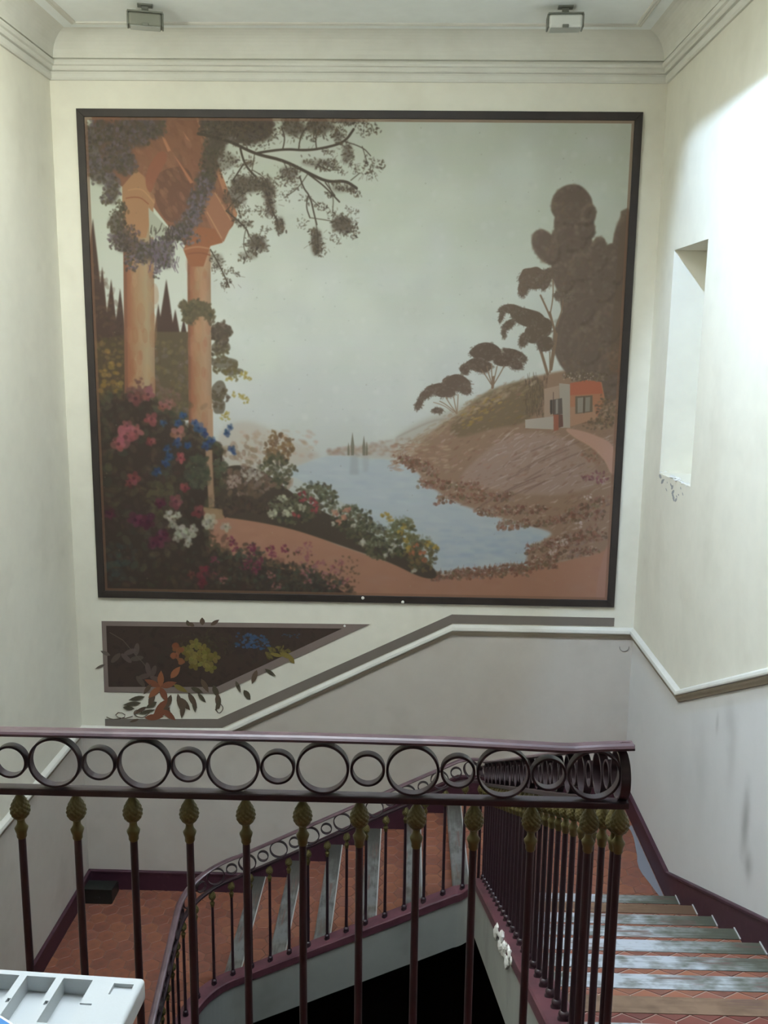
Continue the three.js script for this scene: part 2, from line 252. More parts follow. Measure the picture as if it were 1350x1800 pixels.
// a rounded timber nosing from a to b (axis x or z) with its uv running once along the step
function nosingGeo(len, depth, thick) {
  const s = new THREE.Shape(); const r = thick * 0.42;
  s.moveTo(0, 0); s.lineTo(0, -thick); s.lineTo(depth - r, -thick); s.quadraticCurveTo(depth, -thick, depth, -thick + r); s.lineTo(depth, -r); s.quadraticCurveTo(depth, 0, depth - r, 0); s.lineTo(0, 0);
  const g = new THREE.ExtrudeGeometry(s, { depth: len, bevelEnabled: false, curveSegments: 4 });
  const p = g.attributes.position, uv = g.attributes.uv; for (let i = 0; i < p.count; i++) uv.setXY(i, p.getZ(i) / len, (p.getX(i) + p.getY(i)) / (depth + thick) * 0.8);
  return g;                                                   // section in x (outwards) and y, running along +z
}
const up = (s, n) => s.slice(0, n);
const flightR = thing('stair_flight', 'right-hand flight of worn grey-edged steps with hexagonal terracotta tiles, climbing along the right wall', 'staircase', [0, 0, 0]);
for (let i = 1; i <= 11; i++) {
  const y = LR + RISE * i, z = -5.2 + GO * (i - 1), st = new THREE.Group(); st.name = 'step'; flightR.add(st);
  const x0 = RX + 0.03, x1 = XR - 0.018, brown = i === 2 || i === 8, len = x1 - x0;
  const ng = nosingGeo(len, 0.095, 0.045).rotateY(Math.PI / 2).translate(x0, y, z + 0.075);   // section x -> -z, length -> +x
  part('nosing', ng, brown ? M.nosingBrown[i === 2 ? 0 : 1] : M.nosing[i % 4], st);
  part('riser', box(x0, x1, y - RISE - 0.01, y - 0.04, z + 0.012, z + 0.03), M.riser, st);
  if (i < 11) {
    part('bed', box(x0, x1, y - 0.2, y - 0.004, z + 0.031, z + GO + 0.012), M.mortar, st);
    tiles(st, y - 0.001, x0, x1, z + 0.077, z + GO + 0.012, false, i >= 8 ? M.tilesDeep : M.tiles);
  }
  part('plaster_joint', merge([box(x1 - 0.006, x1 + 0.001, y - 0.001, y + 0.006, z - 0.012, z + 0.08)]), M.joint, st);
}
const flightB = thing('stair_flight', 'short cross flight of five grey-edged tiled steps descending to the left below the mural wall', 'staircase', [0, 0, 0]);
const BG = 0.298, BX0 = 0.347, ZB1 = ZB + 0.018, ZB2 = BZ - 0.03;
for (let j = 0; j <= 5; j++) {
  const y = LR - RISE * j, x = BX0 - BG * j, st = new THREE.Group(); st.name = 'step'; flightB.add(st);
  part('nosing', nosingGeo(ZB2 - ZB1, 0.105, 0.045).rotateY(Math.PI).translate(x + 0.09, y, ZB2), j === 4 || j === 5 ? M.nosingGrey[2] : M.nosingGrey[j % 3], st);
  part('edge_strip', box(x + 0.09, x + 0.097, y - 0.02, y + 0.0008, ZB1, ZB2), M.joint, st);
  part('riser', box(x + 0.012, x + 0.03, y - RISE - 0.01, y - 0.04, ZB1, ZB2), M.riser, st);
  if (j) {
    part('bed', box(x + 0.031, x + BG + 0.012, y - 0.2, y - 0.004, ZB1, ZB2), M.mortarDark, st);
    tiles(st, y - 0.001, x + 0.098, x + BG + 0.012, ZB1, ZB2, true, M.tiles);
  }
}
const flightL = thing('stair_flight', 'left-hand flight of tiled steps running down from the lower landing below the viewer', 'staircase', [0, 0, 0]);
for (let m = 0; m <= 7; m++) {
  const y = LL - RISE * m, z = -5.1 + GO * m, st = new THREE.Group(), x0 = XL + 0.018, x1 = LX - 0.03; st.name = 'step'; flightL.add(st);
  part('nosing', nosingGeo(x1 - x0, 0.095, 0.045).rotateY(-Math.PI / 2).translate(x1, y, z - 0.08), M.nosingGrey[m % 3], st);
  part('riser', box(x0, x1, y - RISE - 0.01, y - 0.04, z - 0.03, z - 0.012), M.riser, st);
  if (m) { part('bed', box(x0, x1, y - 0.2, y - 0.004, z - GO - 0.012, z - 0.031), M.mortarDark, st); tiles(st, y - 0.001, x0, x1, z - GO - 0.012, z - 0.082, false, M.tiles); }
}
// landings
M.dust = new THREE.MeshStandardMaterial({ color: 0x7b7b82, roughness: 0.95 });
const landR = struct('floor_002'), landL = struct('floor_003'), landF = struct('floor_004');
part('bed', merge([box(BX0 + 0.031, XR, LR - 0.25, LR - 0.004, ZB, BZ), box(RX + 0.03, XR, LR - 0.25, LR - 0.004, BZ, -5.17)]), M.mortarDark, landR);
tiles(landR, LR - 0.001, BX0 + 0.098, XR - 0.018, ZB + 0.018, BZ - 0.03, false, M.tiles);
tiles(landR, LR - 0.001, RX + 0.03, XR - 0.018, BZ - 0.029, -5.188, false, M.tiles);
part('bed', merge([box(XL, BX0 - BG * 5 + 0.012, LL - 0.25, LL - 0.004, ZB, BZ), box(XL, LX - 0.03, LL - 0.25, LL - 0.004, BZ, -5.13)]), M.mortarDark, landL);
tiles(landL, LL - 0.001, XL + 0.018, BX0 - BG * 5 + 0.012, ZB + 0.018, BZ - 0.03, false, M.tiles);
tiles(landL, LL - 0.001, XL + 0.018, LX - 0.03, BZ - 0.029, -5.182, false, M.tiles);
part('bed', box(XL, LX, LL - RISE * 8 - 0.25, LL - RISE * 8, -5.1 + GO * 7 - 0.01, ZF), M.mortarDark, landF);
{ // pale scrubbed plaster dust along the skirting of the upper landing
  const a = [], b = []; for (let i = 0; i <= 14; i++) { const z = lerp(-6.3, -5.19, i / 14); a.push([XR - 0.024, -z]); b.push([XR - 0.024 - (0.018 + 0.05 * Math.exp(-(((z + 5.75) / 0.22) ** 2)) + rr(0, 0.016)), -z]); }
  part('dust_edge', slab([...a, ...b.reverse()], 0.0008).rotateX(-Math.PI / 2).translate(0, LR, 0), M.dust, landR); }

// ---------------------------------------------------------------- stringer and railings
const plan = [];                                   // the inner line of the stairs: x, z, rail height, curb height
{ const add = (x, z, r, c) => plan.push({ x, z, r: H + r, c: H + c });
  const lin = (n, a, b) => { for (let i = 0; i <= n; i++) { const t = i / n; add(lerp(a[0], b[0], t), lerp(a[1], b[1], t), lerp(a[2], b[2], t), lerp(a[3], b[3], t)); } };
  lin(16, [RX, -2.0, -0.893, -1.79], [RX, BZ + 0.16, -2.488, -3.25]);
  for (let i = 1; i < 10; i++) { const t = i / 10, a = t * Math.PI / 2; add(RX - 0.16 + 0.16 * Math.cos(a), BZ + 0.16 - 0.16 * Math.sin(a), lerp(-2.488, -2.562, t), lerp(-3.25, -3.435, Math.sin(a * 0.9) / Math.sin(0.9 * Math.PI / 2))); }
  lin(14, [RX - 0.16, BZ, -2.562, -3.435], [LX + 0.31, BZ, -3.24, -4.06]);
  for (let i = 1; i < 14; i++) { const t = i / 14, a = t * Math.PI / 2; add(LX + 0.31 - 0.31 * Math.sin(a), BZ + 0.31 - 0.31 * Math.cos(a), lerp(-3.24, -3.42, t), lerp(-4.06, -4.22, t)); }
  lin(12, [LX, BZ + 0.31, -3.42, -4.22], [LX, -2.6, -3.42 - 0.42 * 2.52, -4.22 - 0.44 * 2.52]);
  for (let i = plan.length - 1; i > 0; i--) if (Math.hypot(plan[i].x - plan[i - 1].x, plan[i].z - plan[i - 1].z) < 1e-4) plan.splice(i, 1); }
const run = [0]; for (let i = 1; i < plan.length; i++) run[i] = run[i - 1] + Math.hypot(plan[i].x - plan[i - 1].x, plan[i].z - plan[i - 1].z);
const total = run[run.length - 1];
function along(s) { let i = 1; while (i < run.length - 1 && run[i] < s) i++; const t = (s - run[i - 1]) / (run[i] - run[i - 1]), a = plan[i - 1], b = plan[i]; return { x: lerp(a.x, b.x, t), z: lerp(a.z, b.z, t), r: lerp(a.r, b.r, t), c: lerp(a.c, b.c, t), dir: new THREE.Vector3(b.x - a.x, b.r - a.r, b.z - a.z).normalize() }; }
const stringer = thing('stair_stringer', 'white plastered stringer with a purple painted curb curving round the dark stairwell', 'stringer');
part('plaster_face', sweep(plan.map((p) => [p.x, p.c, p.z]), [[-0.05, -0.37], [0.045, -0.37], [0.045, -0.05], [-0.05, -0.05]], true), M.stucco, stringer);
part('curb', sweep(plan.map((p) => [p.x, p.c, p.z]), [[-0.055, -0.055], [0.052, -0.055], [0.056, -0.045], [0.056, -0.008], [0.048, 0], [-0.048, 0], [-0.055, -0.008]], true), M.curb, stringer);
{ // broken patch where the curb has lost its edge
  const lumps = []; for (let i = 0; i < 46; i++) { const z = rr(-3.98, -3.35), t = (z + 3.66) / 0.32; const p = along(-2.0 - z); if (rnd() < Math.abs(t) * 0.5) continue; lumps.push(new THREE.IcosahedronGeometry(rr(0.014, 0.032), 0).scale(0.35, rr(0.6, 1.2), 1).rotateX(rr(0, 3)).translate(RX - 0.056 + rr(-0.002, 0.004), p.c - rr(0.0, 0.09), z)); }
  part('broken_plaster', merge(lumps), M.plasterWhite, stringer).userData.kind = 'stuff'; }

// one baluster: rod, foot, collar and a pine-cone finial; origin at the top of the cone
const rodGeo = new THREE.CylinderGeometry(0.0088, 0.0098, 1, 12).translate(0, -0.5, 0);
const footGeo = new THREE.LatheGeometry([[0, 0], [0.019, 0], [0.019, 0.008], [0.014, 0.014], [0.0165, 0.02], [0.0165, 0.026], [0.0105, 0.036], [0, 0.036]].map((p) => new THREE.Vector2(...p)), 14);
const collarGeo = new THREE.LatheGeometry([[0.0095, -0.112], [0.0115, -0.108], [0.0115, -0.1], [0.0142, -0.092], [0.0155, -0.086], [0.0125, -0.082], [0.0095, -0.076], [0.0085, -0.07], [0.0095, -0.064], [0.008, -0.06]].map((p) => new THREE.Vector2(...p)), 16);
const coneGeo = (() => {
  const pts = [], n = 44; for (let i = 0; i <= n; i++) { const t = i / n; const r = 0.0185 * Math.pow(Math.sin(Math.PI * Math.pow(t, 0.72)), 0.85) * (1 - 0.12 * t) + 0.0042; pts.push(new THREE.Vector2(Math.max(0.0045, r), -0.066 + 0.066 * t)); }
  const g = new THREE.LatheGeometry(pts, 64), p = g.attributes.position;
  for (let i = 0; i < p.count; i++) { const x = p.getX(i), z = p.getZ(i), a = Math.atan2(x, z), t = (p.getY(i) + 0.066) / 0.066, s = Math.abs(Math.sin(a * 5 + t * 17)) * Math.abs(Math.sin(a * 5 - t * 17)), k = 1 + 0.13 * (s - 0.35) * Math.sin(Math.PI * sat(t)); p.setX(i, x * k); p.setZ(i, z * k); }
  g.computeVertexNormals(); return g;
})();
const budGeo = [0.6, -0.6].map((a) => new THREE.SphereGeometry(0.006, 8, 6).scale(0.8, 1.6, 0.8).translate(0.0175 * Math.cos(a), -0.079, 0.0175 * Math.sin(a)));
function baluster(parent, x, yTop, z, yFoot, turn = 0, k = 1) {
  const g = new THREE.Group(); g.name = 'baluster'; g.position.set(x, yTop, z); g.rotation.y = turn; parent.add(g);
  const rod = part('rod', rodGeo, M.iron, g); rod.position.y = -0.11; rod.scale.y = yTop - yFoot - 0.11 - 0.01;
  part('finial', coneGeo, M.gold, g); part('collar', collarGeo, M.gold, g);
  const f = part('foot', footGeo, M.iron, g); f.position.y = -(yTop - yFoot) - 0.002;
  return g;
}
const ringGeo = (od, th, dep) => { const s = new THREE.Shape(); s.absarc(0, 0, od / 2, 0, Math.PI * 2); const h = new THREE.Path(); h.absarc(0, 0, od / 2 - th, 0, Math.PI * 2, true); s.holes.push(h); return new THREE.ExtrudeGeometry(s, { depth: dep - 0.002, bevelEnabled: true, bevelSize: 0.0008, bevelThickness: 0.001, bevelSegments: 1, bevelOffset: -0.0008, curveSegments: 28 }).translate(0, 0, -dep / 2 + 0.001); };
const bigRing = ringGeo(0.121, 0.0058, 0.022), smallRing = ringGeo(0.079, 0.0058, 0.022), bigRake = ringGeo(0.113, 0.0055, 0.022), smallRake = ringGeo(0.07, 0.0055, 0.022);
const railProf = [[-0.017, -0.010], [0.017, -0.010], [0.02, -0.008], [0.02, -0.003], [0.015, 0.001], [0.008, 0.003], [-0.008, 0.003], [-0.015, 0.001], [-0.02, -0.003], [-0.02, -0.008]];
const barProf = [[-0.0125, -0.016], [0.0125, -0.016], [0.014, -0.014], [0.014, -0.002], [0.012, 0], [-0.012, 0], [-0.014, -0.002], [-0.014, -0.014]];

// landing railing, straight across in front of the viewer
const railF = thing('landing_railing', 'purple iron landing railing with a band of rings and gold pine-cone balusters across the foreground', 'railing', [0, 0, 0]);
const FZ = -2.0, RT = H - 0.893, BT = H - 1.031;
part('handrail', sweep([[XL, RT - 0.002, FZ], [-0.93, RT, FZ], [-0.2, RT + 0.002, FZ], [0.1, RT, FZ], [0.36, RT - 0.009, FZ], [0.385, RT - 0.009, FZ], [0.44, RT - 0.004, FZ], [RX + 0.016, RT - 0.001, FZ - 0.002]], railProf), M.handrail, railF);
part('lower_rail', sweep([[XL, BT, FZ], [RX + 0.012, BT, FZ]], barProf), M.iron, railF);
for (let k = -8; k <= 6; k++) {
  const b = part('ring', bigRing, M.iron, railF); b.position.set(-0.181 + 0.2045 * (k - 0), H - 0.968, FZ);
  if (b.position.x > 0.46) { railF.remove(b); continue; }
  const s = part('ring', smallRing, M.iron, railF); s.position.set(b.position.x - 0.10225, H - 0.968, FZ);
}
for (let k = -12; k <= 10; k++) { const x = -0.883 + 0.1311 * k; if (x < XL + 0.05) continue; baluster(railF, x, BT - 0.017, FZ, 0.02, rr(0, 6)); }
baluster(railF, RX - 0.004, BT - 0.015, FZ + 0.004, 0.02, 1);
part('base_strip', rbox(XL, RX + 0.03, 0, 0.02, FZ - 0.04 + 0.0, FZ + 0.04, 0.004), M.curb, railF);
// the floor edge that carries the railing
// stair railing following the flights
const railS = thing('stair_railing', 'purple iron stair railing with ring band descending right, back and left around the open well', 'railing', [0, 0, 0]);
part('handrail', sweep(plan.map((p) => [p.x, p.r, p.z]), railProf), M.handrail, railS);
part('lower_rail', sweep(plan.map((p) => [p.x, p.r - 0.138, p.z]), barProf), M.iron, railS);
const basis = new THREE.Matrix4();
for (let s = 0.03, k = 1; s < total; s += 0.1, k++) {
  const p = along(s), t = p.dir, side = t.clone().cross(new THREE.Vector3(0, 1, 0)).normalize(), u = side.clone().cross(t);
  const m = part('ring', k % 2 ? bigRake : smallRake, M.iron, railS);
  basis.makeBasis(t, u, side); m.quaternion.setFromRotationMatrix(basis); m.position.set(p.x, p.r - 0.0745, p.z);
}
for (let s = 0.42 - 0.122 * 3; s < total - 0.2; s += 0.122) { const p = along(s); baluster(railS, p.x, p.r - 0.154, p.z, p.c, rr(0, 6)); }

// ---------------------------------------------------------------- ceiling floodlights
function floodlight(x, z, mat, label, turn, lit) {
  const t = thing('floodlight', label, 'floodlight', [x, CE, z], 'ceiling floodlights'); t.rotation.y = turn; delete t.userData.group;
  part('mounting_plate', rbox(-0.045, 0.045, -0.012, 0, -0.03, 0.03, 0.004), M.fixDark, t);
  part('bracket', merge([rbox(-0.02, 0.02, -0.05, -0.01, -0.006, 0.006, 0.002), rbox(-0.055, 0.055, -0.058, -0.048, -0.006, 0.006, 0.002)]), M.fixDark, t);
  const body = part('housing', rbox(-0.1, 0.1, -0.15, -0.062, -0.055, 0.05, 0.018, 3), mat, t);
  part('visor', rbox(-0.104, 0.104, -0.066, -0.056, -0.058, 0.06, 0.003), M.fixDark, t);
  for (const e of [-0.108, 0.098]) part('side_cap', rbox(e, e + 0.01, -0.148, -0.06, -0.05, 0.045, 0.004), M.fixDark, t);
  part('lens', rbox(-0.088, 0.088, -0.154, -0.148, -0.045, 0.04, 0.002), lit ? M.lensLit : M.lens, t);
  part('latch', rbox(-0.018, 0.018, -0.152, -0.132, 0.046, 0.056, 0.002), M.fixDark, t);
  t.scale.y = 0.86;
  return t;
}
M.fixDark = new THREE.MeshStandardMaterial({ color: 0x6e6f66, roughness: 0.5 });
M.fixGrey = new THREE.MeshStandardMaterial({ color: 0x77786c, roughness: 0.55 });
M.fixWhite = new THREE.MeshStandardMaterial({ color: 0xd0d0c8, roughness: 0.5 });
M.lens = new THREE.MeshStandardMaterial({ color: 0x9a9c96, roughness: 0.2 });
M.lensLit = new THREE.MeshStandardMaterial({ color: 0xffffff, emissive: 0xffffff, emissiveIntensity: 2 });
floodlight(-1.625, -6.1, M.fixGrey, 'dark grey floodlight on the ceiling above the left end of the mural', 0.25, false);
floodlight(0.895, -6.1, M.fixWhite, 'pale floodlight on the ceiling above the right end of the mural', -0.05, false);
// the two lit ones: a tilted open housing round the lamp, with barn-door flaps that cut its beam
function litFlood(k, label, mat, doors) {
  const { pos, aim } = spots[k], hung = k !== 1, t = thing('floodlight', label, 'floodlight', [pos[0], hung ? CE : pos[1], pos[2]]), drop = hung ? pos[1] - CE : 0;
  const wx = XL - pos[0];
  part('mounting_plate', hung ? rbox(-0.045, 0.045, -0.012, 0, -0.03, 0.03, 0.004) : rbox(wx, wx + 0.012, -0.045, 0.045, -0.03, 0.03, 0.004), M.fixDark, t);
  part('bracket', hung ? rbox(-0.02, 0.02, drop + 0.05, -0.01, -0.006, 0.006, 0.002) : rbox(wx + 0.01, -0.07, -0.03, -0.018, -0.02, 0.02, 0.002), M.fixDark, t);
  const d = new THREE.Vector3(...aim).sub(new THREE.Vector3(...pos)).normalize(), head = new THREE.Group(); head.name = 'head'; head.position.set(0, drop, 0); head.lookAt(head.position.clone().add(d)); t.add(head);
  part('housing', rbox(-0.11, 0.11, -0.07, 0.07, -0.09, -0.03, 0.015, 3), mat, head);
  part('lamp_glass', new THREE.SphereGeometry(0.02, 14, 10).scale(1, 1, 0.6), M.lensLit, head);
  part('lamp_base', new THREE.CylinderGeometry(0.012, 0.014, 0.03, 12).rotateX(Math.PI / 2).translate(0, 0, -0.022), M.fixDark, head);
  for (const [P0, P1] of doors) {          // a flap whose outer edge lies in the plane through the lamp and the line P0-P1
    const L = new THREE.Vector3(...pos), a = new THREE.Vector3(...P0).sub(L), b = new THREE.Vector3(...P1).sub(L), n = a.clone().cross(b).normalize(), m = a.clone().normalize().add(b.clone().normalize()).normalize(), w = n.clone().cross(m).normalize();
    const away = n.dot(d) > 0 ? -1 : 1, near = m.clone().multiplyScalar(0.15), q = [near.clone().addScaledVector(w, 0.19), near.clone().addScaledVector(w, -0.19)], deep = n.clone().multiplyScalar(away * 0.13).addScaledVector(m, -0.10);
    const r = [q[0], q[1], q[1].clone().addScaledVector(w, 0.03).add(deep), q[0].clone().addScaledVector(w, -0.03).add(deep)], th = n.clone().cross(w).multiplyScalar(0.002), pos8 = [];
    const A = r.map((v) => v.clone().add(new THREE.Vector3(0, drop, 0))), B = A.map((v) => v.clone().add(th)); const quad = (p, q1, r1, s1) => [p, q1, r1, p, r1, s1].forEach((v) => pos8.push(v.x, v.y, v.z));
    quad(A[0], A[1], A[2], A[3]); quad(B[3], B[2], B[1], B[0]); for (let i = 0; i < 4; i++) { const j = (i + 1) % 4; quad(A[i], B[i], B[j], A[j]); }
    const g = new THREE.BufferGeometry(); g.setAttribute('position', new THREE.Float32BufferAttribute(pos8, 3)); g.setAttribute('uv', new THREE.Float32BufferAttribute(new Float32Array(pos8.length / 3 * 2), 2)); g.computeVertexNormals(); part('barn_door', g, M.fixDark, t);
  }
}
litFlood(0, 'lit floodlight with barn doors on the ceiling near the niche, lighting the right wall', M.fixWhite, [[[XR, H + 1.22, -6.2], [XR, H + 1.18, -3.4]], [[XR, H + 1.25, -6.13], [XR, H + 0.7, -6.38]]]);
litFlood(1, 'added fill floodlight on a bracket on the left wall, turned up at the ceiling', M.fixGrey, []);
litFlood(2, 'added fill floodlight on the ceiling near the left wall, lighting that wall', M.fixGrey, []);

// ---------------------------------------------------------------- the mural
// painted on a canvas whose corners are the outer corners of the painting; positions below were measured on the painting
// as (across, down) in a 998 x 865 survey grid with its origin at (133, 192)
const MW = 2048, MH = 1832, GAIN = 1.06;
const mc = canvas(MW, MH), g2 = mc.getContext('2d');
const pt = (px, py) => { const top = 192 + (px - 133) * 0.006, bot = 1050 + (px - 175) * 0.0166, w = (py - top) / (bot - top), l = 133 + 42 * w, r = 1131 - 53 * w, v = w / (1.105 - 0.105 * w); return [(px - l) / (r - l) * MW, v * MH]; };
const S = 2.1;
const lin2 = (c) => { c /= 255; return c <= 0.04045 ? c / 12.92 : ((c + 0.055) / 1.055) ** 2.4; }, enc = (c) => Math.round(255 * sat(c <= 0.0031308 ? c * 12.92 : 1.055 * c ** (1 / 2.4) - 0.055));
let DIM = 1;
const pig = (c, a = 1) => `rgba(${c.map((q) => enc(lin2(q) * GAIN * DIM)).join(',')},${a})`;
const jit = (c, d) => { const k = rr(-d, d); return c.map((q) => q + k + rr(-d, d) * 0.35); };
let G = g2;
function path(pts, close = true) { G.beginPath(); pts.forEach((p, i) => { const q = pt(...p); i ? G.lineTo(...q) : G.moveTo(...q); }); if (close) G.closePath(); }
function smooth(pts, close = true) { const P = pts.map((p) => pt(...p)); G.beginPath(); if (close) { const n = P.length, mid = (a, b) => [(a[0] + b[0]) / 2, (a[1] + b[1]) / 2]; G.moveTo(...mid(P[n - 1], P[0])); for (let i = 0; i < n; i++) G.quadraticCurveTo(...P[i], ...mid(P[i], P[(i + 1) % n])); G.closePath(); } else { G.moveTo(...P[0]); for (let i = 1; i < P.length - 1; i++) G.quadraticCurveTo(...P[i], (P[i][0] + P[i + 1][0]) / 2, (P[i][1] + P[i + 1][1]) / 2); G.lineTo(...P[P.length - 1]); } }
const area = (pts, c, a = 1, soft = false) => { (soft ? smooth : path)(pts); G.fillStyle = pig(c, a); G.fill(); };
const line = (pts, w, c, a = 1) => { smooth(pts, false); G.strokeStyle = pig(c, a); G.lineWidth = w * S; G.lineCap = 'round'; G.lineJoin = 'round'; G.stroke(); };
function dab(px, py, r, c, a = 0.8, squash = 1, ang = 0) { const [x, y] = pt(px, py); G.beginPath(); G.ellipse(x, y, r * S, r * S * squash, ang, 0, Math.PI * 2); G.fillStyle = pig(c, a); G.fill(); }
const inPoly = (p, poly) => { let c = false; for (let i = 0, j = poly.length - 1; i < poly.length; j = i++) { const a = poly[i], b = poly[j]; if ((a[1] > p[1]) !== (b[1] > p[1]) && p[0] < (b[0] - a[0]) * (p[1] - a[1]) / (b[1] - a[1]) + a[0]) c = !c; } return c; };
function scatter(poly, n, cols, r, a, squash = 0.6, ang = () => rr(0, 3.1), d = 8) { const xs = poly.map((p) => p[0]), ys = poly.map((p) => p[1]), x0 = Math.min(...xs), x1 = Math.max(...xs), y0 = Math.min(...ys), y1 = Math.max(...ys); for (let i = 0, k = 0; i < n && k < n * 12; k++) { const p = [rr(x0, x1), rr(y0, y1)]; if (!inPoly(p, poly)) continue; i++; dab(p[0], p[1], rr(r[0], r[1]), jit(pick(cols), d), rr(a[0], a[1]), squash, ang(p)); } }
function clump(cx, cy, rx, ry, cols, n = 60, size = [2, 5], a = [0.5, 0.9], rot = 0, sq = 0.6, edge = 0.25) { for (let i = 0; i < n; i++) { const t = rr(0, 6.283), q = Math.sqrt(rnd()) * (1 + rr(-edge, edge) * 0.6), ex = rx * q * Math.cos(t), ey = ry * q * Math.sin(t); dab(cx + ex * Math.cos(rot) - ey * Math.sin(rot), cy + ex * Math.sin(rot) + ey * Math.cos(rot), rr(...size), jit(pick(cols), 6), rr(...a), sq, rr(0, 3.1)); } }
const oval = (cx, cy, rx, ry, rot = 0, n = 14, w = 0) => Array.from({ length: n }, (_, i) => { const t = i / n * 6.283, k = 1 + rr(-w, w), x = rx * k * Math.cos(t), y = ry * k * Math.sin(t); return [cx + x * Math.cos(rot) - y * Math.sin(rot), cy + x * Math.sin(rot) + y * Math.cos(rot)]; });
function layer(blur, draw) { const c = canvas(MW, MH), keep = G; G = c.getContext('2d'); draw(); G = keep; G.save(); if (blur) G.filter = `blur(${blur}px)`; G.drawImage(c, 0, 0); G.restore(); }

// sky
{ const s = g2.createLinearGradient(0, 0, 0, MH); for (const [o, c] of [[0, [163, 164, 148]], [0.2, [167, 169, 154]], [0.42, [172, 173, 165]], [0.6, [167, 167, 163]], [0.72, [158, 158, 152]], [1, [140, 138, 130]]]) s.addColorStop(o, pig(c)); g2.fillStyle = s; g2.fillRect(0, 0, MW, MH); }
layer(26, () => { for (let i = 0; i < 420; i++) dab(rr(350, 1110), rr(205, 790), rr(8, 34), pick([[178, 180, 168], [158, 160, 146], [176, 177, 176], [162, 162, 158], [184, 185, 176]]), rr(0.14, 0.36), rr(0.4, 1), rr(0, 3)); });
layer(5, () => { for (let i = 0; i < 900; i++) dab(rr(380, 1100), rr(210, 780), rr(1.5, 7), pick([[180, 182, 174], [156, 157, 148], [170, 172, 168], [186, 186, 180]]), rr(0.1, 0.28), rr(0.3, 1), rr(-0.5, 2)); });
layer(2, () => { for (let i = 0; i < 60; i++) { const x = rr(400, 900), y = rr(480, 740); line([[x, y], [x + rr(-10, 10), y + rr(-5, 5)]], rr(0.5, 1.1), [130, 132, 134], 0.25); } });
// far shores and haze
layer(9, () => {
  area([[380, 770], [405, 745], [440, 740], [470, 752], [520, 775], [560, 795], [570, 808], [520, 822], [400, 850]], [152, 138, 124], 0.55, true);
  area([[565, 800], [620, 785], [680, 778], [735, 760], [775, 735], [820, 715], [830, 800], [700, 812], [620, 803]], [150, 140, 130], 0.7, true);
  area([[690, 772], [740, 740], [790, 722], [835, 705], [835, 760], [740, 780]], [150, 144, 132], 0.8, true);
});
layer(3, () => {
  for (let i = 0; i < 260; i++) { const x = rr(580, 760), y = 801 - rr(0, 1) * (10 + (x - 580) * 0.16); dab(x, y, rr(2, 5), jit(pick([[134, 112, 96], [126, 104, 90], [148, 128, 114]]), 8), 0.45, 0.5, 0); }
  line([[700, 770], [735, 752], [770, 738], [800, 736], [822, 742]], 2, [120, 104, 90], 0.6); line([[740, 772], [770, 750], [800, 742]], 1.6, [130, 112, 98], 0.5);
  for (let i = 0; i < 120; i++) dab(rr(400, 560), rr(758, 812), rr(2, 7), jit(pick([[150, 122, 102], [140, 112, 92], [156, 138, 120]]), 8), 0.4, 0.5, 0.3);
});
// water
const water = [[560, 806], [600, 800], [640, 808], [690, 808], [725, 818], [735, 832], [760, 850], [780, 866], [810, 884], [850, 900], [900, 918], [940, 926], [975, 934], [952, 948], [925, 965], [955, 978], [930, 992], [880, 1002], [830, 1006], [780, 1008], [740, 990], [690, 940], [620, 890], [540, 850], [505, 830]];
layer(3, () => { area(water, [150, 154, 156], 1, true); });
layer(5, () => { scatter(water, 420, [[158, 162, 162], [142, 148, 154], [164, 166, 162], [134, 144, 154]], [6, 20], [0.12, 0.35], 0.14, () => rr(-0.06, 0.1), 6); area([[620, 800], [632, 800], [634, 835], [618, 835]], [120, 122, 120], 0.4); area([[640, 802], [652, 802], [650, 830], [642, 830]], [124, 124, 120], 0.3);
  scatter([[780, 930], [860, 925], [960, 940], [950, 975], [900, 1000], [800, 1005], [770, 980]], 140, [[126, 140, 154], [120, 134, 150]], [6, 16], [0.15, 0.35], 0.16, () => rr(-0.06, 0.06), 6); });
for (const [x, h, w] of [[623, 40, 3.2], [616, 22, 2], [643, 34, 2.8], [648, 24, 2]]) layer(1.5, () => area([[x, 800 - h], [x + w, 800 - h * 0.4], [x + w * 0.8, 801], [x - w * 0.8, 801], [x - w, 800 - h * 0.4]], [94, 88, 74], 0.85));
// path, warm sand
const sand = [[366, 895], [440, 902], [520, 922], [600, 958], [680, 984], [740, 1004], [800, 1012], [900, 1002], [1000, 982], [1060, 960], [1120, 930], [1120, 1100], [170, 1080], [300, 960]];
layer(4, () => area(sand, [140, 100, 80], 1));
layer(6, () => scatter(sand, 420, [[150, 108, 86], [132, 92, 74], [146, 106, 88], [138, 104, 90]], [5, 18], [0.12, 0.3], 0.35, () => rr(-0.2, 0.3), 5));
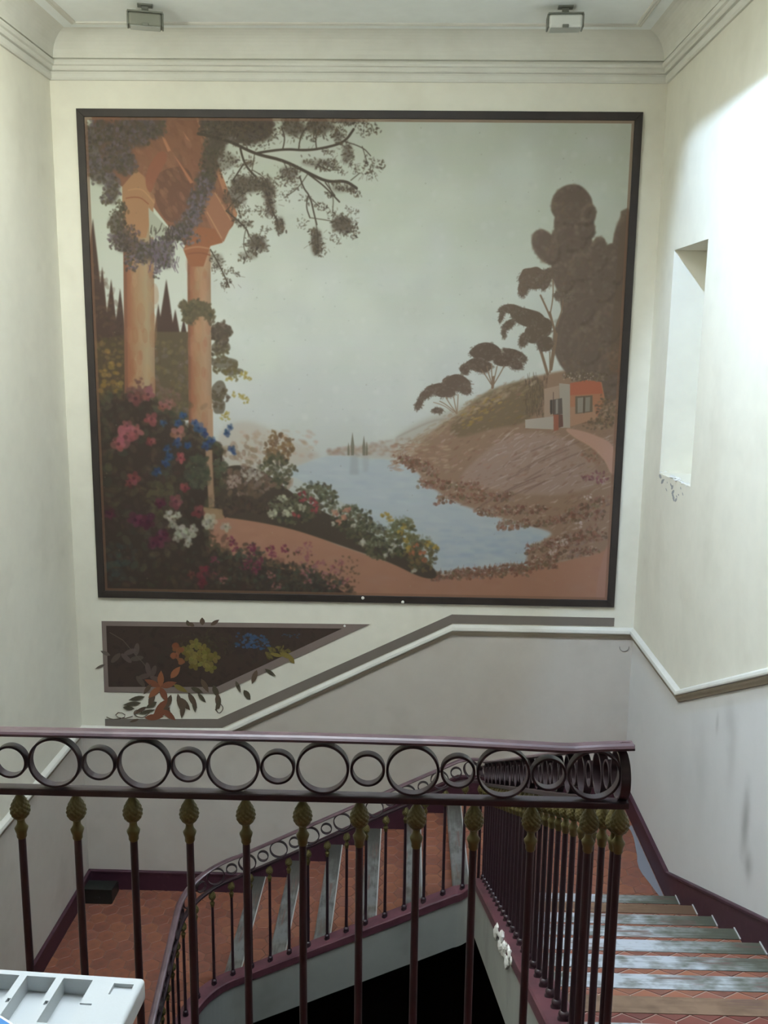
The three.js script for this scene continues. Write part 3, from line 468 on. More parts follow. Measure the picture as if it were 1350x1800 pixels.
// right-hand slope
const slope = [[725, 800], [742, 778], [770, 752], [808, 730], [835, 708], [870, 690], [910, 672], [950, 660], [1000, 650], [1095, 640], [1090, 800], [1080, 960], [1040, 975], [985, 985], [930, 1000], [925, 968], [965, 945], [975, 934], [900, 915], [845, 898], [800, 882], [770, 862], [745, 848], [742, 832], [720, 822]];
layer(4, () => { area(slope, [124, 98, 80], 1, true);
  area([[850, 690], [905, 672], [955, 660], [960, 700], [930, 745], [870, 752], [800, 775], [790, 745]], [100, 84, 62], 0.85, true);
  area([[900, 760], [985, 762], [1040, 800], [1060, 850], [1000, 870], [930, 870], [860, 860], [800, 850], [840, 805]], [134, 112, 100], 0.9, true); });
layer(1.6, () => {
  for (let i = 0; i < 1500; i++) { const x = rr(730, 1085), y = rr(690, 985); if (!inPoly([x, y], slope)) continue; const up1 = y < 750 && x < 960; dab(x, y, rr(2, 7), jit(pick(up1 ? [[112, 92, 62], [96, 78, 58], [126, 98, 60], [104, 84, 68], [120, 92, 74]] : [[142, 118, 108], [124, 94, 80], [150, 130, 120], [112, 84, 70], [134, 104, 88], [122, 88, 72]]), 9), rr(0.3, 0.6), 0.28, -0.5 + rr(-0.35, 0.35)); }
  for (let k = 0; k < 9; k++) { const x = rr(880, 1010), y = rr(790, 870); line([[x - 50, y + 30], [x, y], [x + 55, y - 22]], rr(1.5, 3), [104, 78, 66], 0.5); }
  for (let k = 0; k < 60; k++) { const x = rr(860, 1060), y = 765 + rr(0, 100); line([[x, y], [x + rr(8, 22), y - rr(4, 12)]], rr(0.8, 2), [164, 146, 136], 0.55); }
  scatter([[820, 720], [870, 695], [890, 700], [850, 740], [800, 760]], 60, [[140, 112, 58], [132, 104, 60]], [2, 5], [0.4, 0.7], 0.4, () => -0.4);
  for (let i = 0; i < 420; i++) { const t = rnd(), e = [[700, 800], [722, 782], [752, 762], [790, 738], [820, 716], [850, 700], [890, 680], [940, 664]], k = Math.min(6, Math.floor(t * 7)), f = t * 7 - k, x = lerp(e[k][0], e[k + 1][0], f), y = lerp(e[k][1], e[k + 1][1], f); dab(x + rr(-10, 16), y + rr(-5, 16), rr(2, 7), jit(pick([[134, 112, 92], [146, 126, 108], [120, 96, 78], [128, 110, 84]]), 8), rr(0.2, 0.5), 0.35, -0.5 + rr(-0.3, 0.3)); }
  for (let i = 0; i < 160; i++) dab(rr(690, 790), rr(780, 828), rr(3, 8), jit(pick([[140, 112, 94], [126, 96, 78], [150, 128, 110]]), 8), rr(0.3, 0.55), 0.3, rr(-0.3, 0.1));
  // water's edge scrub in dark rust
  for (const [x0, y0, x1, y1, n] of [[722, 820, 775, 834, 60], [740, 850, 850, 858, 150], [770, 880, 900, 872, 200], [840, 900, 960, 896, 170], [880, 925, 1060, 905, 260], [925, 968, 1060, 940, 260], [940, 985, 1050, 965, 120], [790, 1010, 980, 990, 420], [760, 1014, 930, 1004, 260], [700, 806, 760, 822, 110], [1000, 900, 1070, 880, 120], [960, 960, 1050, 930, 160]]) for (let i = 0; i < n; i++) { const t = rnd(); { const x = lerp(x0, x1, t) + rr(-6, 6), y = lerp(y0, y1, t) + rr(-8, 7); dab(x, y, rr(1.5, 5), jit(pick([[96, 62, 48], [112, 76, 60], [88, 68, 52], [126, 92, 76], [98, 82, 60], [120, 98, 86]]), 8), rr(0.45, 0.85), rr(0.4, 0.8), rr(0, 3)); if (rnd() < 0.12) dab(x, y - 3, rr(1, 2.6), jit([158, 140, 128], 10), 0.6, 0.7); if (rnd() < 0.5) line([[x, y], [x + rr(-1, 2), y - rr(3, 8)]], 1, jit([110, 78, 62], 12), 0.5); } }
  for (const [x, y] of [[1018, 922], [985, 955], [995, 948], [972, 968], [1035, 873], [1058, 845]]) clump(x, y, 8, 6, [[168, 152, 146], [150, 130, 124]], 14, [1.5, 3], [0.5, 0.8]);
  clump(1045, 838, 22, 10, [[120, 76, 78], [104, 66, 66]], 30, [2, 4]); clump(1050, 800, 26, 14, [[104, 84, 66], [122, 86, 70]], 40, [2, 4]);
});
// road to the house
layer(2, () => { area([[990, 752], [1020, 756], [1050, 766], [1082, 782], [1082, 835], [1072, 832], [1064, 810], [1040, 785], [1010, 770]], [158, 122, 106], 0.95, true); area([[1062, 960], [1082, 940], [1086, 1070], [1040, 1068]], [140, 104, 92], 0.7, true); });
// dark tree mass on the right
const crown = [[98, 82, 71], [88, 74, 63], [108, 92, 79], [94, 82, 68]];
function fringe(x, y, rx, ry, rot, n, len = 7) { for (let i = 0; i < n; i++) { const t = rr(0, 6.283), ex = rx * Math.cos(t) * rr(0.75, 1), ey = ry * Math.sin(t) * rr(0.75, 1), a = x + ex * Math.cos(rot) - ey * Math.sin(rot), b = y + ex * Math.sin(rot) + ey * Math.cos(rot), d = Math.hypot(ex, ey) || 1; line([[a, b], [a + ex / d * rr(1, len) * 0.6 + rr(-1, 1), b + ey / d * rr(1, len) * 0.4 + rr(0, 3)]], rr(0.7, 1.8), jit(pick(crown), 8), rr(0.35, 0.7)); } }
layer(2.5, () => {
  for (const [x, y, rx, ry, a] of [[1007, 362, 36, 38, 0], [1006, 395, 30, 36, 0], [1036, 378, 13, 20, 0.2], [1030, 402, 18, 18, 0], [962, 435, 22, 34, -0.5], [1006, 430, 38, 46, 0], [1010, 475, 40, 58, 0], [1053, 448, 17, 32, 0.1], [1092, 440, 16, 66, 0.12], [1075, 500, 32, 70, 0], [1040, 520, 54, 80, 0], [1040, 600, 66, 80, 0], [1062, 640, 48, 70, 0], [1002, 600, 18, 46, 0]]) { area(oval(x, y, rx, ry, a, 16, 0.05), [93, 78, 67], 1, true); fringe(x, y, rx, ry, a, 46, 4); clump(x, y, rx * 0.97, ry * 0.97, crown, Math.round(rx * ry / 16), [2, 5], [0.2, 0.5], a, 0.7, 0.1); smooth(oval(x, y, rx * 0.96, ry * 0.96, a, 16, 0.05)); G.strokeStyle = pig([108, 90, 74], 0.3); G.lineWidth = 5; G.stroke(); }
  area([[1092, 372], [1104, 366], [1112, 380], [1100, 660], [1070, 660]], [92, 76, 62], 0.9);
  for (const [x, y, rx, ry, a] of [[1007, 362, 36, 38, 0], [1036, 378, 13, 20, 0.2], [1030, 404, 18, 18, 0], [962, 435, 22, 34, -0.5], [1004, 420, 32, 24, 0], [1053, 448, 17, 32, 0.1], [1092, 440, 16, 66, 0.12], [1025, 470, 24, 26, 0], [990, 490, 22, 28, 0], [1060, 500, 26, 34, 0], [1020, 540, 28, 34, 0], [1070, 570, 24, 36, 0], [1030, 610, 30, 34, 0], [1075, 650, 24, 30, 0]]) for (let i = 0; i < 34; i++) { const t = rr(2.4, 5.2), q = rr(0.78, 1.0), u = rr(0.2, 2.0), ex = rx * q * Math.cos(t), ey = ry * q * Math.sin(t), dx = rx * 0.92 * Math.cos(u), dy = ry * 0.92 * Math.sin(u), c = Math.cos(a), n = Math.sin(a); dab(x + ex * c - ey * n, y + ex * n + ey * c, rr(2, 5), jit([114, 96, 80], 8), rr(0.1, 0.28), 0.7, rr(0, 3)); dab(x + dx * c - dy * n, y + dx * n + dy * c, rr(2, 5), jit([78, 65, 55], 5), rr(0.1, 0.3), 0.7, rr(0, 3)); }
  for (const [x, y, rx, ry] of [[990, 372, 20, 24], [972, 440, 10, 20], [1020, 470, 26, 22], [990, 500, 24, 20], [1065, 540, 20, 26], [1040, 600, 28, 20], [1075, 620, 22, 18], [1010, 640, 24, 14]]) clump(x, y, rx, ry, [[106, 88, 66], [100, 82, 68], [108, 84, 70]], 40, [2, 4], [0.15, 0.35]);
  clump(1082, 628, 18, 24, [[112, 84, 66]], 30, [3, 6], [0.2, 0.4]);
});
// smaller trees down the slope, with stems
layer(1.3, () => {
  const stem = [112, 90, 72];
  line([[968, 655], [972, 620], [978, 585], [968, 555], [952, 520]], 3, stem); line([[978, 588], [968, 550]], 4, stem); line([[968, 555], [974, 530], [974, 490]], 2, stem); line([[980, 575], [992, 540], [990, 520]], 2.2, stem); line([[970, 650], [980, 588]], 5, stem);
  line([[964, 658], [955, 625], [946, 600]], 5, stem); line([[968, 655], [968, 620]], 2, stem);
  for (const [x, y, rx, ry, a] of [[940, 490, 27, 20, 0], [922, 506, 9, 17, 0.3], [968, 482, 12, 10, 0], [958, 495, 12, 16, 0], [985, 520, 10, 8, 0], [1002, 524, 6, 6, 0]]) { area(oval(x, y, rx, ry, a, 14, 0.1), [96, 80, 66], 1, true); clump(x, y, rx, ry, crown, 50, [1.5, 3.5], [0.3, 0.6]); fringe(x, y, rx, ry, a, 60); }
  // palm-like crown
  for (const [x, y, rx, ry, a] of [[930, 560, 32, 17, 0.25], [905, 545, 22, 9, 0.2], [888, 545, 10, 6, -0.3], [884, 556, 4, 12, 0.3], [896, 572, 14, 7, -0.7], [888, 585, 4, 10, 0], [955, 575, 18, 18, 0.3], [940, 588, 18, 16, 0], [922, 598, 8, 13, 0.3], [960, 605, 16, 14, 0]]) { area(oval(x, y, rx, ry, a, 12, 0.12), [88, 74, 60], 1, true); clump(x, y, rx, ry, crown, 26, [1.5, 3], [0.3, 0.6], a); fringe(x, y, rx, ry, a, 60); }
  // umbrella pines
  for (const [x, y, rx, ry, a] of [[856, 620, 28, 17, 0], [836, 640, 20, 9, -0.4], [820, 650, 9, 10, 0.4], [890, 632, 22, 13, 0], [905, 622, 22, 7, 0.35], [910, 642, 12, 9, 0.3], [922, 632, 6, 7, 0.5], [850, 645, 18, 12, 0]]) { area(oval(x, y, rx, ry, a, 12, 0.12), [84, 68, 56], 1, true); clump(x, y, rx, ry, crown, 30, [1.5, 3], [0.3, 0.6], a); fringe(x, y, rx, ry, a, 60); }
  for (const [x, y] of [[848, 650], [858, 645], [866, 640], [876, 645], [888, 645]]) line([[868, 680], [lerp(868, x, 0.6), 660], [x, y]], 1.8, stem);
  line([[868, 682], [870, 664]], 5, stem);
  for (const [x, y, rx, ry, a] of [[805, 674, 26, 15, 0], [768, 684, 20, 9, -0.3], [752, 694, 16, 8, -0.6], [740, 710, 6, 13, 0.4], [785, 690, 20, 10, 0], [820, 684, 12, 10, 0.4], [772, 722, 10, 5, 0]]) { area(oval(x, y, rx, ry, a, 12, 0.12), [88, 72, 60], 1, true); clump(x, y, rx, ry, crown, 26, [1.5, 3], [0.3, 0.6], a); fringe(x, y, rx, ry, a, 60); }
  for (const [x, y] of [[776, 706], [786, 698], [800, 696], [808, 694]]) line([[806, 728], [lerp(806, x, 0.6), 712], [x, y]], 1.7, [124, 102, 84]);
  line([[765, 708], [782, 712], [800, 726]], 1.4, [130, 110, 92]);
  for (let i = 0; i < 200; i++) { const x = rr(925, 965), y = rr(665, 735); line([[x, y], [x + rr(-2, 2), y - rr(4, 12)]], 1, jit([78, 64, 52], 8), 0.5); }
});
// the house
DIM = 0.85;
layer(0.9, () => {
  area([[958, 684], [984, 678], [984, 752], [958, 736]], [150, 126, 108]); area([[984, 674], [1004, 676], [1003, 752], [986, 752]], [150, 138, 126]); area([[1003, 674], [1034, 668], [1058, 672], [1064, 704], [1048, 736], [1003, 750]], [156, 106, 80]); area([[1003, 674], [1034, 668], [1056, 672], [1060, 692], [1003, 695]], [160, 92, 66], 0.9);
  area([[1003, 716], [1044, 712], [1050, 736], [1003, 750]], [152, 118, 96], 0.8);
  area([[1012, 697], [1042, 695], [1042, 724], [1012, 728]], [104, 90, 74]); area([[1016, 700], [1026, 699], [1025, 725], [1016, 726]], [132, 122, 110]); area([[1030, 699], [1038, 698], [1037, 723], [1029, 724]], [128, 118, 106]); line([[1027, 698], [1027, 726]], 1.5, [82, 66, 56]);
  area([[968, 704], [989, 700], [990, 728], [978, 730], [968, 726]], [92, 80, 72]); area([[978, 703], [982, 702], [982, 727], [978, 728]], [132, 122, 112]); line([[970, 704], [970, 728]], 2, [66, 54, 48]); line([[974, 690], [974, 730]], 1.4, [84, 64, 54], 0.8);
  area([[925, 738], [974, 732], [974, 755], [925, 753]], [156, 144, 132]); area([[974, 729], [983, 729], [983, 756], [975, 758]], [138, 84, 64]); area([[983, 729], [990, 729], [991, 750], [983, 752]], [98, 70, 60]); area([[991, 735], [1003, 733], [1003, 752], [991, 752]], [152, 140, 126]);
});
DIM = 1;
layer(1.4, () => { clump(1030, 662, 40, 9, [[94, 80, 64], [112, 96, 80], [84, 70, 56]], 80, [1.5, 3.5]); clump(1068, 720, 20, 30, [[88, 74, 60], [104, 86, 66]], 110, [2, 4]); clump(1052, 745, 26, 10, [[92, 76, 60], [116, 92, 70]], 60, [2, 4]); for (let i = 0; i < 22; i++) dab(rr(990, 1045), rr(656, 668), rr(0.8, 1.6), [166, 148, 138], 0.7); });
// left background: cypresses and hedge
DIM = 0.72;
layer(2, () => {
  const cyp = (x, y, w, b) => area([[x, y], [x + w * 0.4, y + (b - y) * 0.25], [x + w * 0.75, y + (b - y) * 0.5], [x + w, b], [x - w, b], [x - w * 0.7, y + (b - y) * 0.45], [x - w * 0.3, y + (b - y) * 0.2]], [78, 58, 48]);
  cyp(163, 385, 20, 640); cyp(150, 360, 16, 660); cyp(196, 492, 12, 640); cyp(212, 508, 11, 640); cyp(180, 470, 12, 640); cyp(294, 492, 15, 640); cyp(280, 535, 10, 640); cyp(310, 545, 12, 640); cyp(325, 560, 10, 640);
  area([[145, 600], [225, 590], [225, 720], [145, 760]], [82, 66, 46]); area([[270, 585], [340, 585], [340, 740], [270, 740]], [92, 78, 58]);
  scatter([[145, 420], [215, 520], [225, 720], [150, 740]], 160, [[92, 66, 52], [72, 54, 44], [100, 74, 54]], [3, 8], [0.2, 0.45], 0.5);
  scatter([[150, 600], [218, 595], [218, 690], [155, 700]], 120, [[104, 88, 50], [120, 98, 58], [84, 70, 44]], [2, 6], [0.3, 0.6]);
  for (let i = 0; i < 24; i++) dab(rr(175, 215), rr(612, 690), rr(3, 6), jit([150, 116, 54], 12), 0.55, 0.8);
  scatter([[272, 600], [338, 600], [338, 735], [275, 730]], 130, [[110, 96, 62], [118, 104, 70], [92, 76, 56], [112, 98, 92]], [3, 7], [0.3, 0.55]);
});
// hedge right of the second column and its yellow leaves
layer(2, () => {
  for (const [x, y, rx, ry] of [[390, 585, 20, 14], [392, 610, 18, 14], [395, 640, 26, 10], [386, 690, 16, 20], [388, 715, 12, 14], [410, 655, 22, 7]]) area(oval(x, y, rx, ry, 0, 12, 0.2), [88, 74, 56], 0.75, true); clump(390, 590, 20, 20, [[88, 72, 56], [76, 62, 48]], 60, [3, 6]); clump(388, 625, 18, 18, [[96, 84, 58], [84, 70, 52]], 50, [2, 5]); clump(395, 645, 26, 14, [[96, 84, 58]], 40, [2, 5]); clump(388, 700, 18, 20, [[92, 78, 58], [84, 70, 52]], 50, [2, 5]); clump(412, 660, 20, 10, [[104, 92, 56]], 26, [2, 4]);
  for (const [x, y, n] of [[432, 658, 14], [438, 668, 10], [405, 668, 10], [430, 700, 12], [436, 706, 6], [400, 730, 12], [398, 738, 8], [418, 694, 8]]) clump(x, y, 7, 5, [[150, 130, 62], [164, 146, 78]], n, [1.5, 3.5], [0.6, 0.9]);
});
// columns
DIM = 0.72;
function column(x0, x1, y0, y1, taper, base) { const n = 28; for (let i = 0; i < n; i++) { const t = (i + 0.5) / n, c = t < 0.12 ? [128, 86, 64] : t < 0.4 ? mix3([146, 94, 68], [156, 120, 88], (t - 0.12) / 0.28) : t < 0.75 ? mix3([156, 120, 88], base, (t - 0.4) / 0.35) : mix3(base, [146, 118, 94], (t - 0.75) / 0.25); const a = lerp(x0, x1, i / n), b = lerp(x0, x1, (i + 1.15) / n); area([[a, y0], [b, y0], [b + taper * 0.6, y1], [a + taper * 0.6, y1]], c); } }
layer(1.6, () => {
  column(216, 270, 330, 720, 8, [162, 142, 112]); column(331, 372, 440, 905, 8, [166, 132, 104]);
  scatter([[218, 440], [272, 440], [278, 690], [222, 700]], 60, [[150, 96, 66], [168, 134, 100]], [3, 9], [0.12, 0.3], 2.5, () => 0); scatter([[332, 450], [370, 450], [378, 880], [338, 880]], 80, [[150, 92, 64], [172, 128, 98]], [3, 8], [0.12, 0.3], 2.5, () => 0);
  area([[368, 720], [377, 720], [380, 890], [372, 890]], [168, 134, 106], 0.9); area([[366, 893], [394, 897], [396, 912], [368, 912]], [148, 114, 84]);
  // entablature and arch
  area([[160, 205], [352, 205], [420, 378], [412, 398], [390, 425], [378, 432], [330, 438], [322, 425], [300, 402], [268, 362], [240, 300], [215, 330], [180, 300]], [132, 90, 68]);
  area([[215, 330], [240, 300], [268, 322], [274, 355], [262, 402], [258, 420], [216, 420]], [160, 118, 84]);
  area([[262, 366], [298, 404], [286, 420], [264, 418]], [166, 166, 148]);
  area([[282, 300], [332, 290], [345, 330], [330, 380], [300, 398], [276, 365], [270, 325]], [106, 72, 56], 0.9, true);
  scatter([[170, 210], [350, 210], [410, 380], [330, 430], [240, 300]], 260, [[120, 80, 60], [142, 100, 76], [108, 74, 58], [150, 110, 84]], [4, 12], [0.12, 0.35], 0.45, () => 1.0 + rr(-0.3, 0.3));
  area([[258, 300], [282, 262], [300, 275], [278, 310], [266, 345], [256, 328]], [140, 88, 66], 0.9, true);
  area([[284, 238], [292, 246], [302, 266], [296, 268]], [170, 116, 84]); area([[306, 272], [314, 282], [342, 322], [336, 324]], [166, 110, 80]); area([[322, 230], [336, 250], [330, 246]], [168, 116, 84]);
  area([[345, 205], [352, 205], [420, 378], [414, 390]], [166, 116, 84]); area([[368, 330], [392, 352], [412, 392], [396, 426], [386, 428], [360, 372]], [150, 104, 78]); line([[380, 340], [408, 388]], 1.2, [186, 138, 98]); line([[366, 374], [392, 420]], 1.5, [184, 136, 98]);
  area([[352, 400], [380, 404], [394, 428], [372, 434], [360, 470], [336, 470], [324, 440], [334, 420]], [146, 92, 62]); line([[326, 440], [345, 434], [368, 438]], 3, [164, 116, 84]); line([[332, 448], [350, 444], [372, 450]], 2, [130, 78, 54]);
  line([[226, 336], [246, 330], [262, 345], [272, 358]], 2, [176, 130, 92]); line([[222, 350], [244, 345], [262, 360]], 1.5, [134, 80, 56]);
  area([[192, 212], [212, 206], [206, 268], [186, 262]], [132, 92, 68], 0.8, true);
});
// wisteria and vine round the arch
DIM = 0.72;
const wis = [[84, 72, 68], [94, 82, 84], [74, 62, 54], [102, 90, 94], [78, 68, 50], [88, 76, 56]];
layer(7, () => { for (const [x, y, rx, ry] of [[172, 235, 24, 26], [162, 270, 14, 34], [232, 232, 44, 26], [270, 225, 22, 18], [205, 275, 26, 24], [176, 302, 22, 24], [198, 335, 14, 26], [222, 290, 18, 18], [205, 395, 13, 24], [215, 422, 20, 20], [240, 440, 22, 18], [264, 446, 20, 18], [286, 440, 22, 18], [305, 415, 13, 13], [322, 405, 17, 14], [338, 385, 16, 15], [350, 355, 18, 20], [362, 325, 16, 22], [371, 290, 15, 32], [378, 255, 18, 28], [290, 460, 15, 12]]) area(oval(x, y, rx, ry, 0, 14, 0.25), [80, 69, 60], 0.8, true); });
layer(1.6, () => {
  for (const [x, y, rx, ry, n] of [[170, 232, 26, 26, 110], [160, 265, 16, 34, 80], [230, 232, 46, 28, 190], [270, 225, 24, 20, 90], [205, 275, 28, 24, 120], [175, 300, 24, 24, 90], [198, 335, 16, 26, 70], [222, 290, 20, 20, 80], [165, 290, 14, 20, 50], [186, 350, 10, 12, 26]]) clump(x, y, rx, ry, wis, n, [2, 5], [0.4, 0.75]);
  for (const [x, y, rx, ry, n, c] of [[205, 395, 16, 26, 80, 0], [215, 370, 12, 18, 50, 0], [205, 425, 16, 18, 60, 1], [225, 415, 20, 26, 90, 1], [240, 440, 22, 22, 90, 1], [262, 445, 22, 22, 100, 2], [284, 436, 24, 20, 110, 2], [290, 458, 18, 16, 60, 2], [276, 478, 10, 14, 30, 2], [232, 465, 14, 16, 40, 2], [305, 415, 14, 14, 60, 1], [322, 405, 18, 16, 80, 2], [338, 385, 18, 16, 80, 2], [350, 355, 20, 22, 100, 2], [362, 325, 18, 24, 80, 2], [370, 290, 18, 34, 100, 0], [378, 255, 20, 30, 90, 0], [335, 420, 18, 12, 50, 2]]) clump(x, y, rx, ry, [[[84, 74, 54], [74, 64, 48], [92, 78, 66]], [[80, 66, 56], [96, 80, 84], [72, 62, 48]], [[102, 90, 98], [88, 76, 80], [76, 66, 62], [112, 100, 106], [80, 72, 54]]][c], n, [1.8, 4.2], [0.45, 0.8]);
  for (let i = 0; i < 40; i++) { const x = rr(262, 320), y = rr(425, 470); line([[x, y], [x + rr(-5, 8), y + rr(6, 16)]], 1.6, jit([106, 88, 100], 10), 0.7); }
  for (let i = 0; i < 24; i++) { const x = rr(262, 330), y = rr(405, 430); line([[x, y], [x + rr(-4, 8), y - rr(6, 14)]], 1.4, [64, 54, 46], 0.8); }
});
// hanging pine boughs across the top
DIM = 0.8;
layer(6, () => { for (const [x, y, rx, ry, a] of [[395, 228, 36, 16, 0.9], [450, 236, 38, 18, 0.9], [430, 215, 60, 10, 0.9], [520, 224, 22, 16, 0.8], [566, 222, 24, 16, 0.8], [615, 212, 24, 7, 0.7], [598, 240, 10, 10, 0.6], [614, 270, 8, 20, 0.7], [560, 288, 26, 7, 0.5], [512, 305, 16, 12, 0.7], [440, 325, 36, 14, 0.85], [415, 348, 18, 18, 0.7], [475, 338, 11, 24, 0.85], [478, 365, 9, 16, 0.7], [495, 398, 8, 15, 0.8], [455, 430, 17, 14, 0.85], [440, 450, 16, 7, 0.5], [432, 395, 14, 6, 0.5], [605, 395, 21, 14, 0.85], [560, 425, 10, 23, 0.85], [605, 332, 20, 6, 0.5], [395, 285, 24, 20, 0.5], [385, 462, 9, 16, 0.5], [385, 250, 16, 20, 0.8]]) area(oval(x, y, rx, ry, 0, 14, 0.25), [80, 67, 56], a, true); });
layer(1.5, () => {
  const b = [72, 60, 48], leaf = [[72, 60, 48], [82, 70, 54], [66, 54, 44], [90, 76, 58]];
  for (let i = 0; i < 260; i++) { const x = rr(352, 480); dab(x, rr(205, 232 + 24 * Math.sin((x - 352) / 42)), rr(3, 9), jit([80, 68, 58], 6), rr(0.3, 0.7), 0.6, rr(0, 3)); }
  line([[350, 236], [400, 245], [450, 272], [500, 282], [545, 305], [580, 322], [610, 318], [630, 332]], 5, b); line([[455, 270], [500, 262], [540, 266], [580, 260], [610, 250], [625, 228]], 4, b); line([[530, 296], [560, 318], [575, 330], [600, 356]], 2.5, b); line([[530, 312], [536, 332], [548, 345], [556, 380], [560, 396]], 2.5, b); line([[545, 345], [540, 362], [548, 384]], 2, b); line([[425, 262], [430, 288], [452, 312]], 3.5, b); line([[430, 290], [412, 318]], 2.5, b); line([[470, 335], [478, 365], [490, 390]], 2.5, b); line([[400, 372], [435, 400], [440, 415]], 2.5, b); line([[372, 440], [390, 470], [405, 505]], 2.2, b); line([[500, 262], [505, 245], [498, 225]], 2, b); line([[528, 264], [530, 240], [545, 222]], 2, b); line([[560, 264], [556, 244], [566, 228]], 2, b); line([[610, 250], [640, 258], [655, 275]], 1.6, b); line([[640, 258], [650, 290]], 1.2, b); line([[575, 322], [592, 345]], 2, b);
  for (const [x, y, rx, ry, n, rot] of [[395, 228, 40, 20, 150, 0], [450, 240, 40, 24, 190, 0], [430, 220, 50, 14, 150, 0], [520, 225, 26, 20, 110, 0.3], [568, 222, 30, 22, 120, 0], [555, 232, 16, 18, 60, 0], [620, 215, 30, 10, 70, 0], [655, 228, 16, 12, 36, 0], [598, 240, 14, 16, 44, 0], [615, 270, 10, 24, 60, -0.3], [560, 288, 34, 10, 70, 0.3], [585, 290, 18, 10, 50, 0], [512, 305, 20, 16, 70, 0], [500, 318, 14, 10, 34, 0], [440, 325, 40, 18, 180, 0], [415, 350, 22, 22, 100, 0], [475, 335, 14, 26, 90, 0], [478, 365, 12, 20, 60, 0], [495, 398, 10, 18, 60, -0.4], [455, 430, 20, 18, 100, 0], [440, 450, 22, 10, 50, -0.4], [432, 395, 18, 8, 40, 0], [420, 380, 14, 12, 36, 0], [605, 395, 24, 18, 130, 0.4], [625, 408, 10, 14, 40, 0], [560, 425, 12, 26, 110, -0.3], [565, 440, 10, 12, 34, 0], [605, 330, 26, 8, 54, 0.4], [628, 340, 12, 6, 24, 0.6], [565, 365, 14, 8, 26, 0], [580, 345, 8, 6, 18, 0], [650, 290, 12, 14, 34, 0], [672, 290, 8, 10, 20, 0], [655, 308, 8, 10, 18, 0], [395, 290, 30, 24, 90, 0], [440, 285, 16, 12, 40, 0], [385, 465, 14, 20, 54, -0.4], [400, 500, 8, 18, 34, 0.2], [412, 478, 12, 7, 20, 0.4]]) clump(x, y, rx, ry, leaf, n, [1.4, 3.6], [0.4, 0.8], rot, 0.45, 0.4);
  for (const [x, y, rx, ry, n] of [[540, 352, 14, 8, 30], [585, 372, 12, 10, 26], [622, 372, 12, 7, 24], [522, 328, 12, 10, 30], [632, 300, 14, 8, 26], [600, 300, 14, 7, 26], [462, 372, 14, 10, 36], [505, 345, 10, 10, 26], [535, 392, 8, 12, 22], [590, 420, 14, 8, 26], [470, 405, 12, 8, 26], [430, 368, 18, 12, 44], [640, 235, 12, 8, 22], [580, 268, 16, 8, 30]]) clump(x, y, rx, ry, leaf, n, [1.2, 3], [0.35, 0.7], 0.4, 0.4, 0.6);
  for (const q of [[[450, 272], [446, 300], [440, 325]], [[446, 300], [470, 312], [476, 335]], [[490, 390], [494, 404]], [[440, 335], [418, 350], [400, 372]], [[500, 282], [508, 300]], [[548, 384], [580, 388], [605, 395]], [[556, 380], [562, 410], [562, 430]], [[545, 345], [565, 365]], [[580, 322], [590, 345], [588, 372]], [[560, 290], [575, 300], [600, 300]], [[440, 415], [450, 430]], [[436, 400], [428, 430], [438, 452]], [[545, 305], [530, 330], [508, 345]], [[620, 318], [636, 305]]]) line(q, 1.6, b, 0.85);
  for (let i = 0; i < 150; i++) { const [x, y, d] = pick([[440, 330, 40], [605, 395, 30], [560, 425, 26], [455, 432, 26], [570, 240, 40], [520, 235, 30], [612, 268, 22], [500, 310, 30], [480, 360, 24], [650, 295, 28], [400, 490, 26]]), a = rr(0, 6.28), q = rr(0.4, 1.1) * d; line([[x + q * Math.cos(a), y + q * Math.sin(a) * 0.7], [x + (q + rr(4, 10)) * Math.cos(a), y + (q + rr(4, 10)) * Math.sin(a) * 0.7 + 2]], 0.9, jit([92, 76, 66], 10), 0.55); }
});
layer(2, () => { clump(375, 560, 8, 14, [[92, 78, 60]], 20, [2, 4]); for (const [x, y, rx, ry] of [[350, 545, 30, 16], [335, 558, 14, 16], [370, 555, 10, 10], [325, 540, 8, 10], [348, 540, 18, 12]]) { area(oval(x, y, rx * 0.9, ry * 0.9, 0, 12, 0.1), [88, 78, 58], 0.95, true); clump(x, y, rx, ry, [[92, 82, 58], [78, 68, 50], [100, 88, 64]], 50, [2, 4]); } clump(392, 580, 16, 12, [[80, 66, 54]], 40, [2, 5]); });
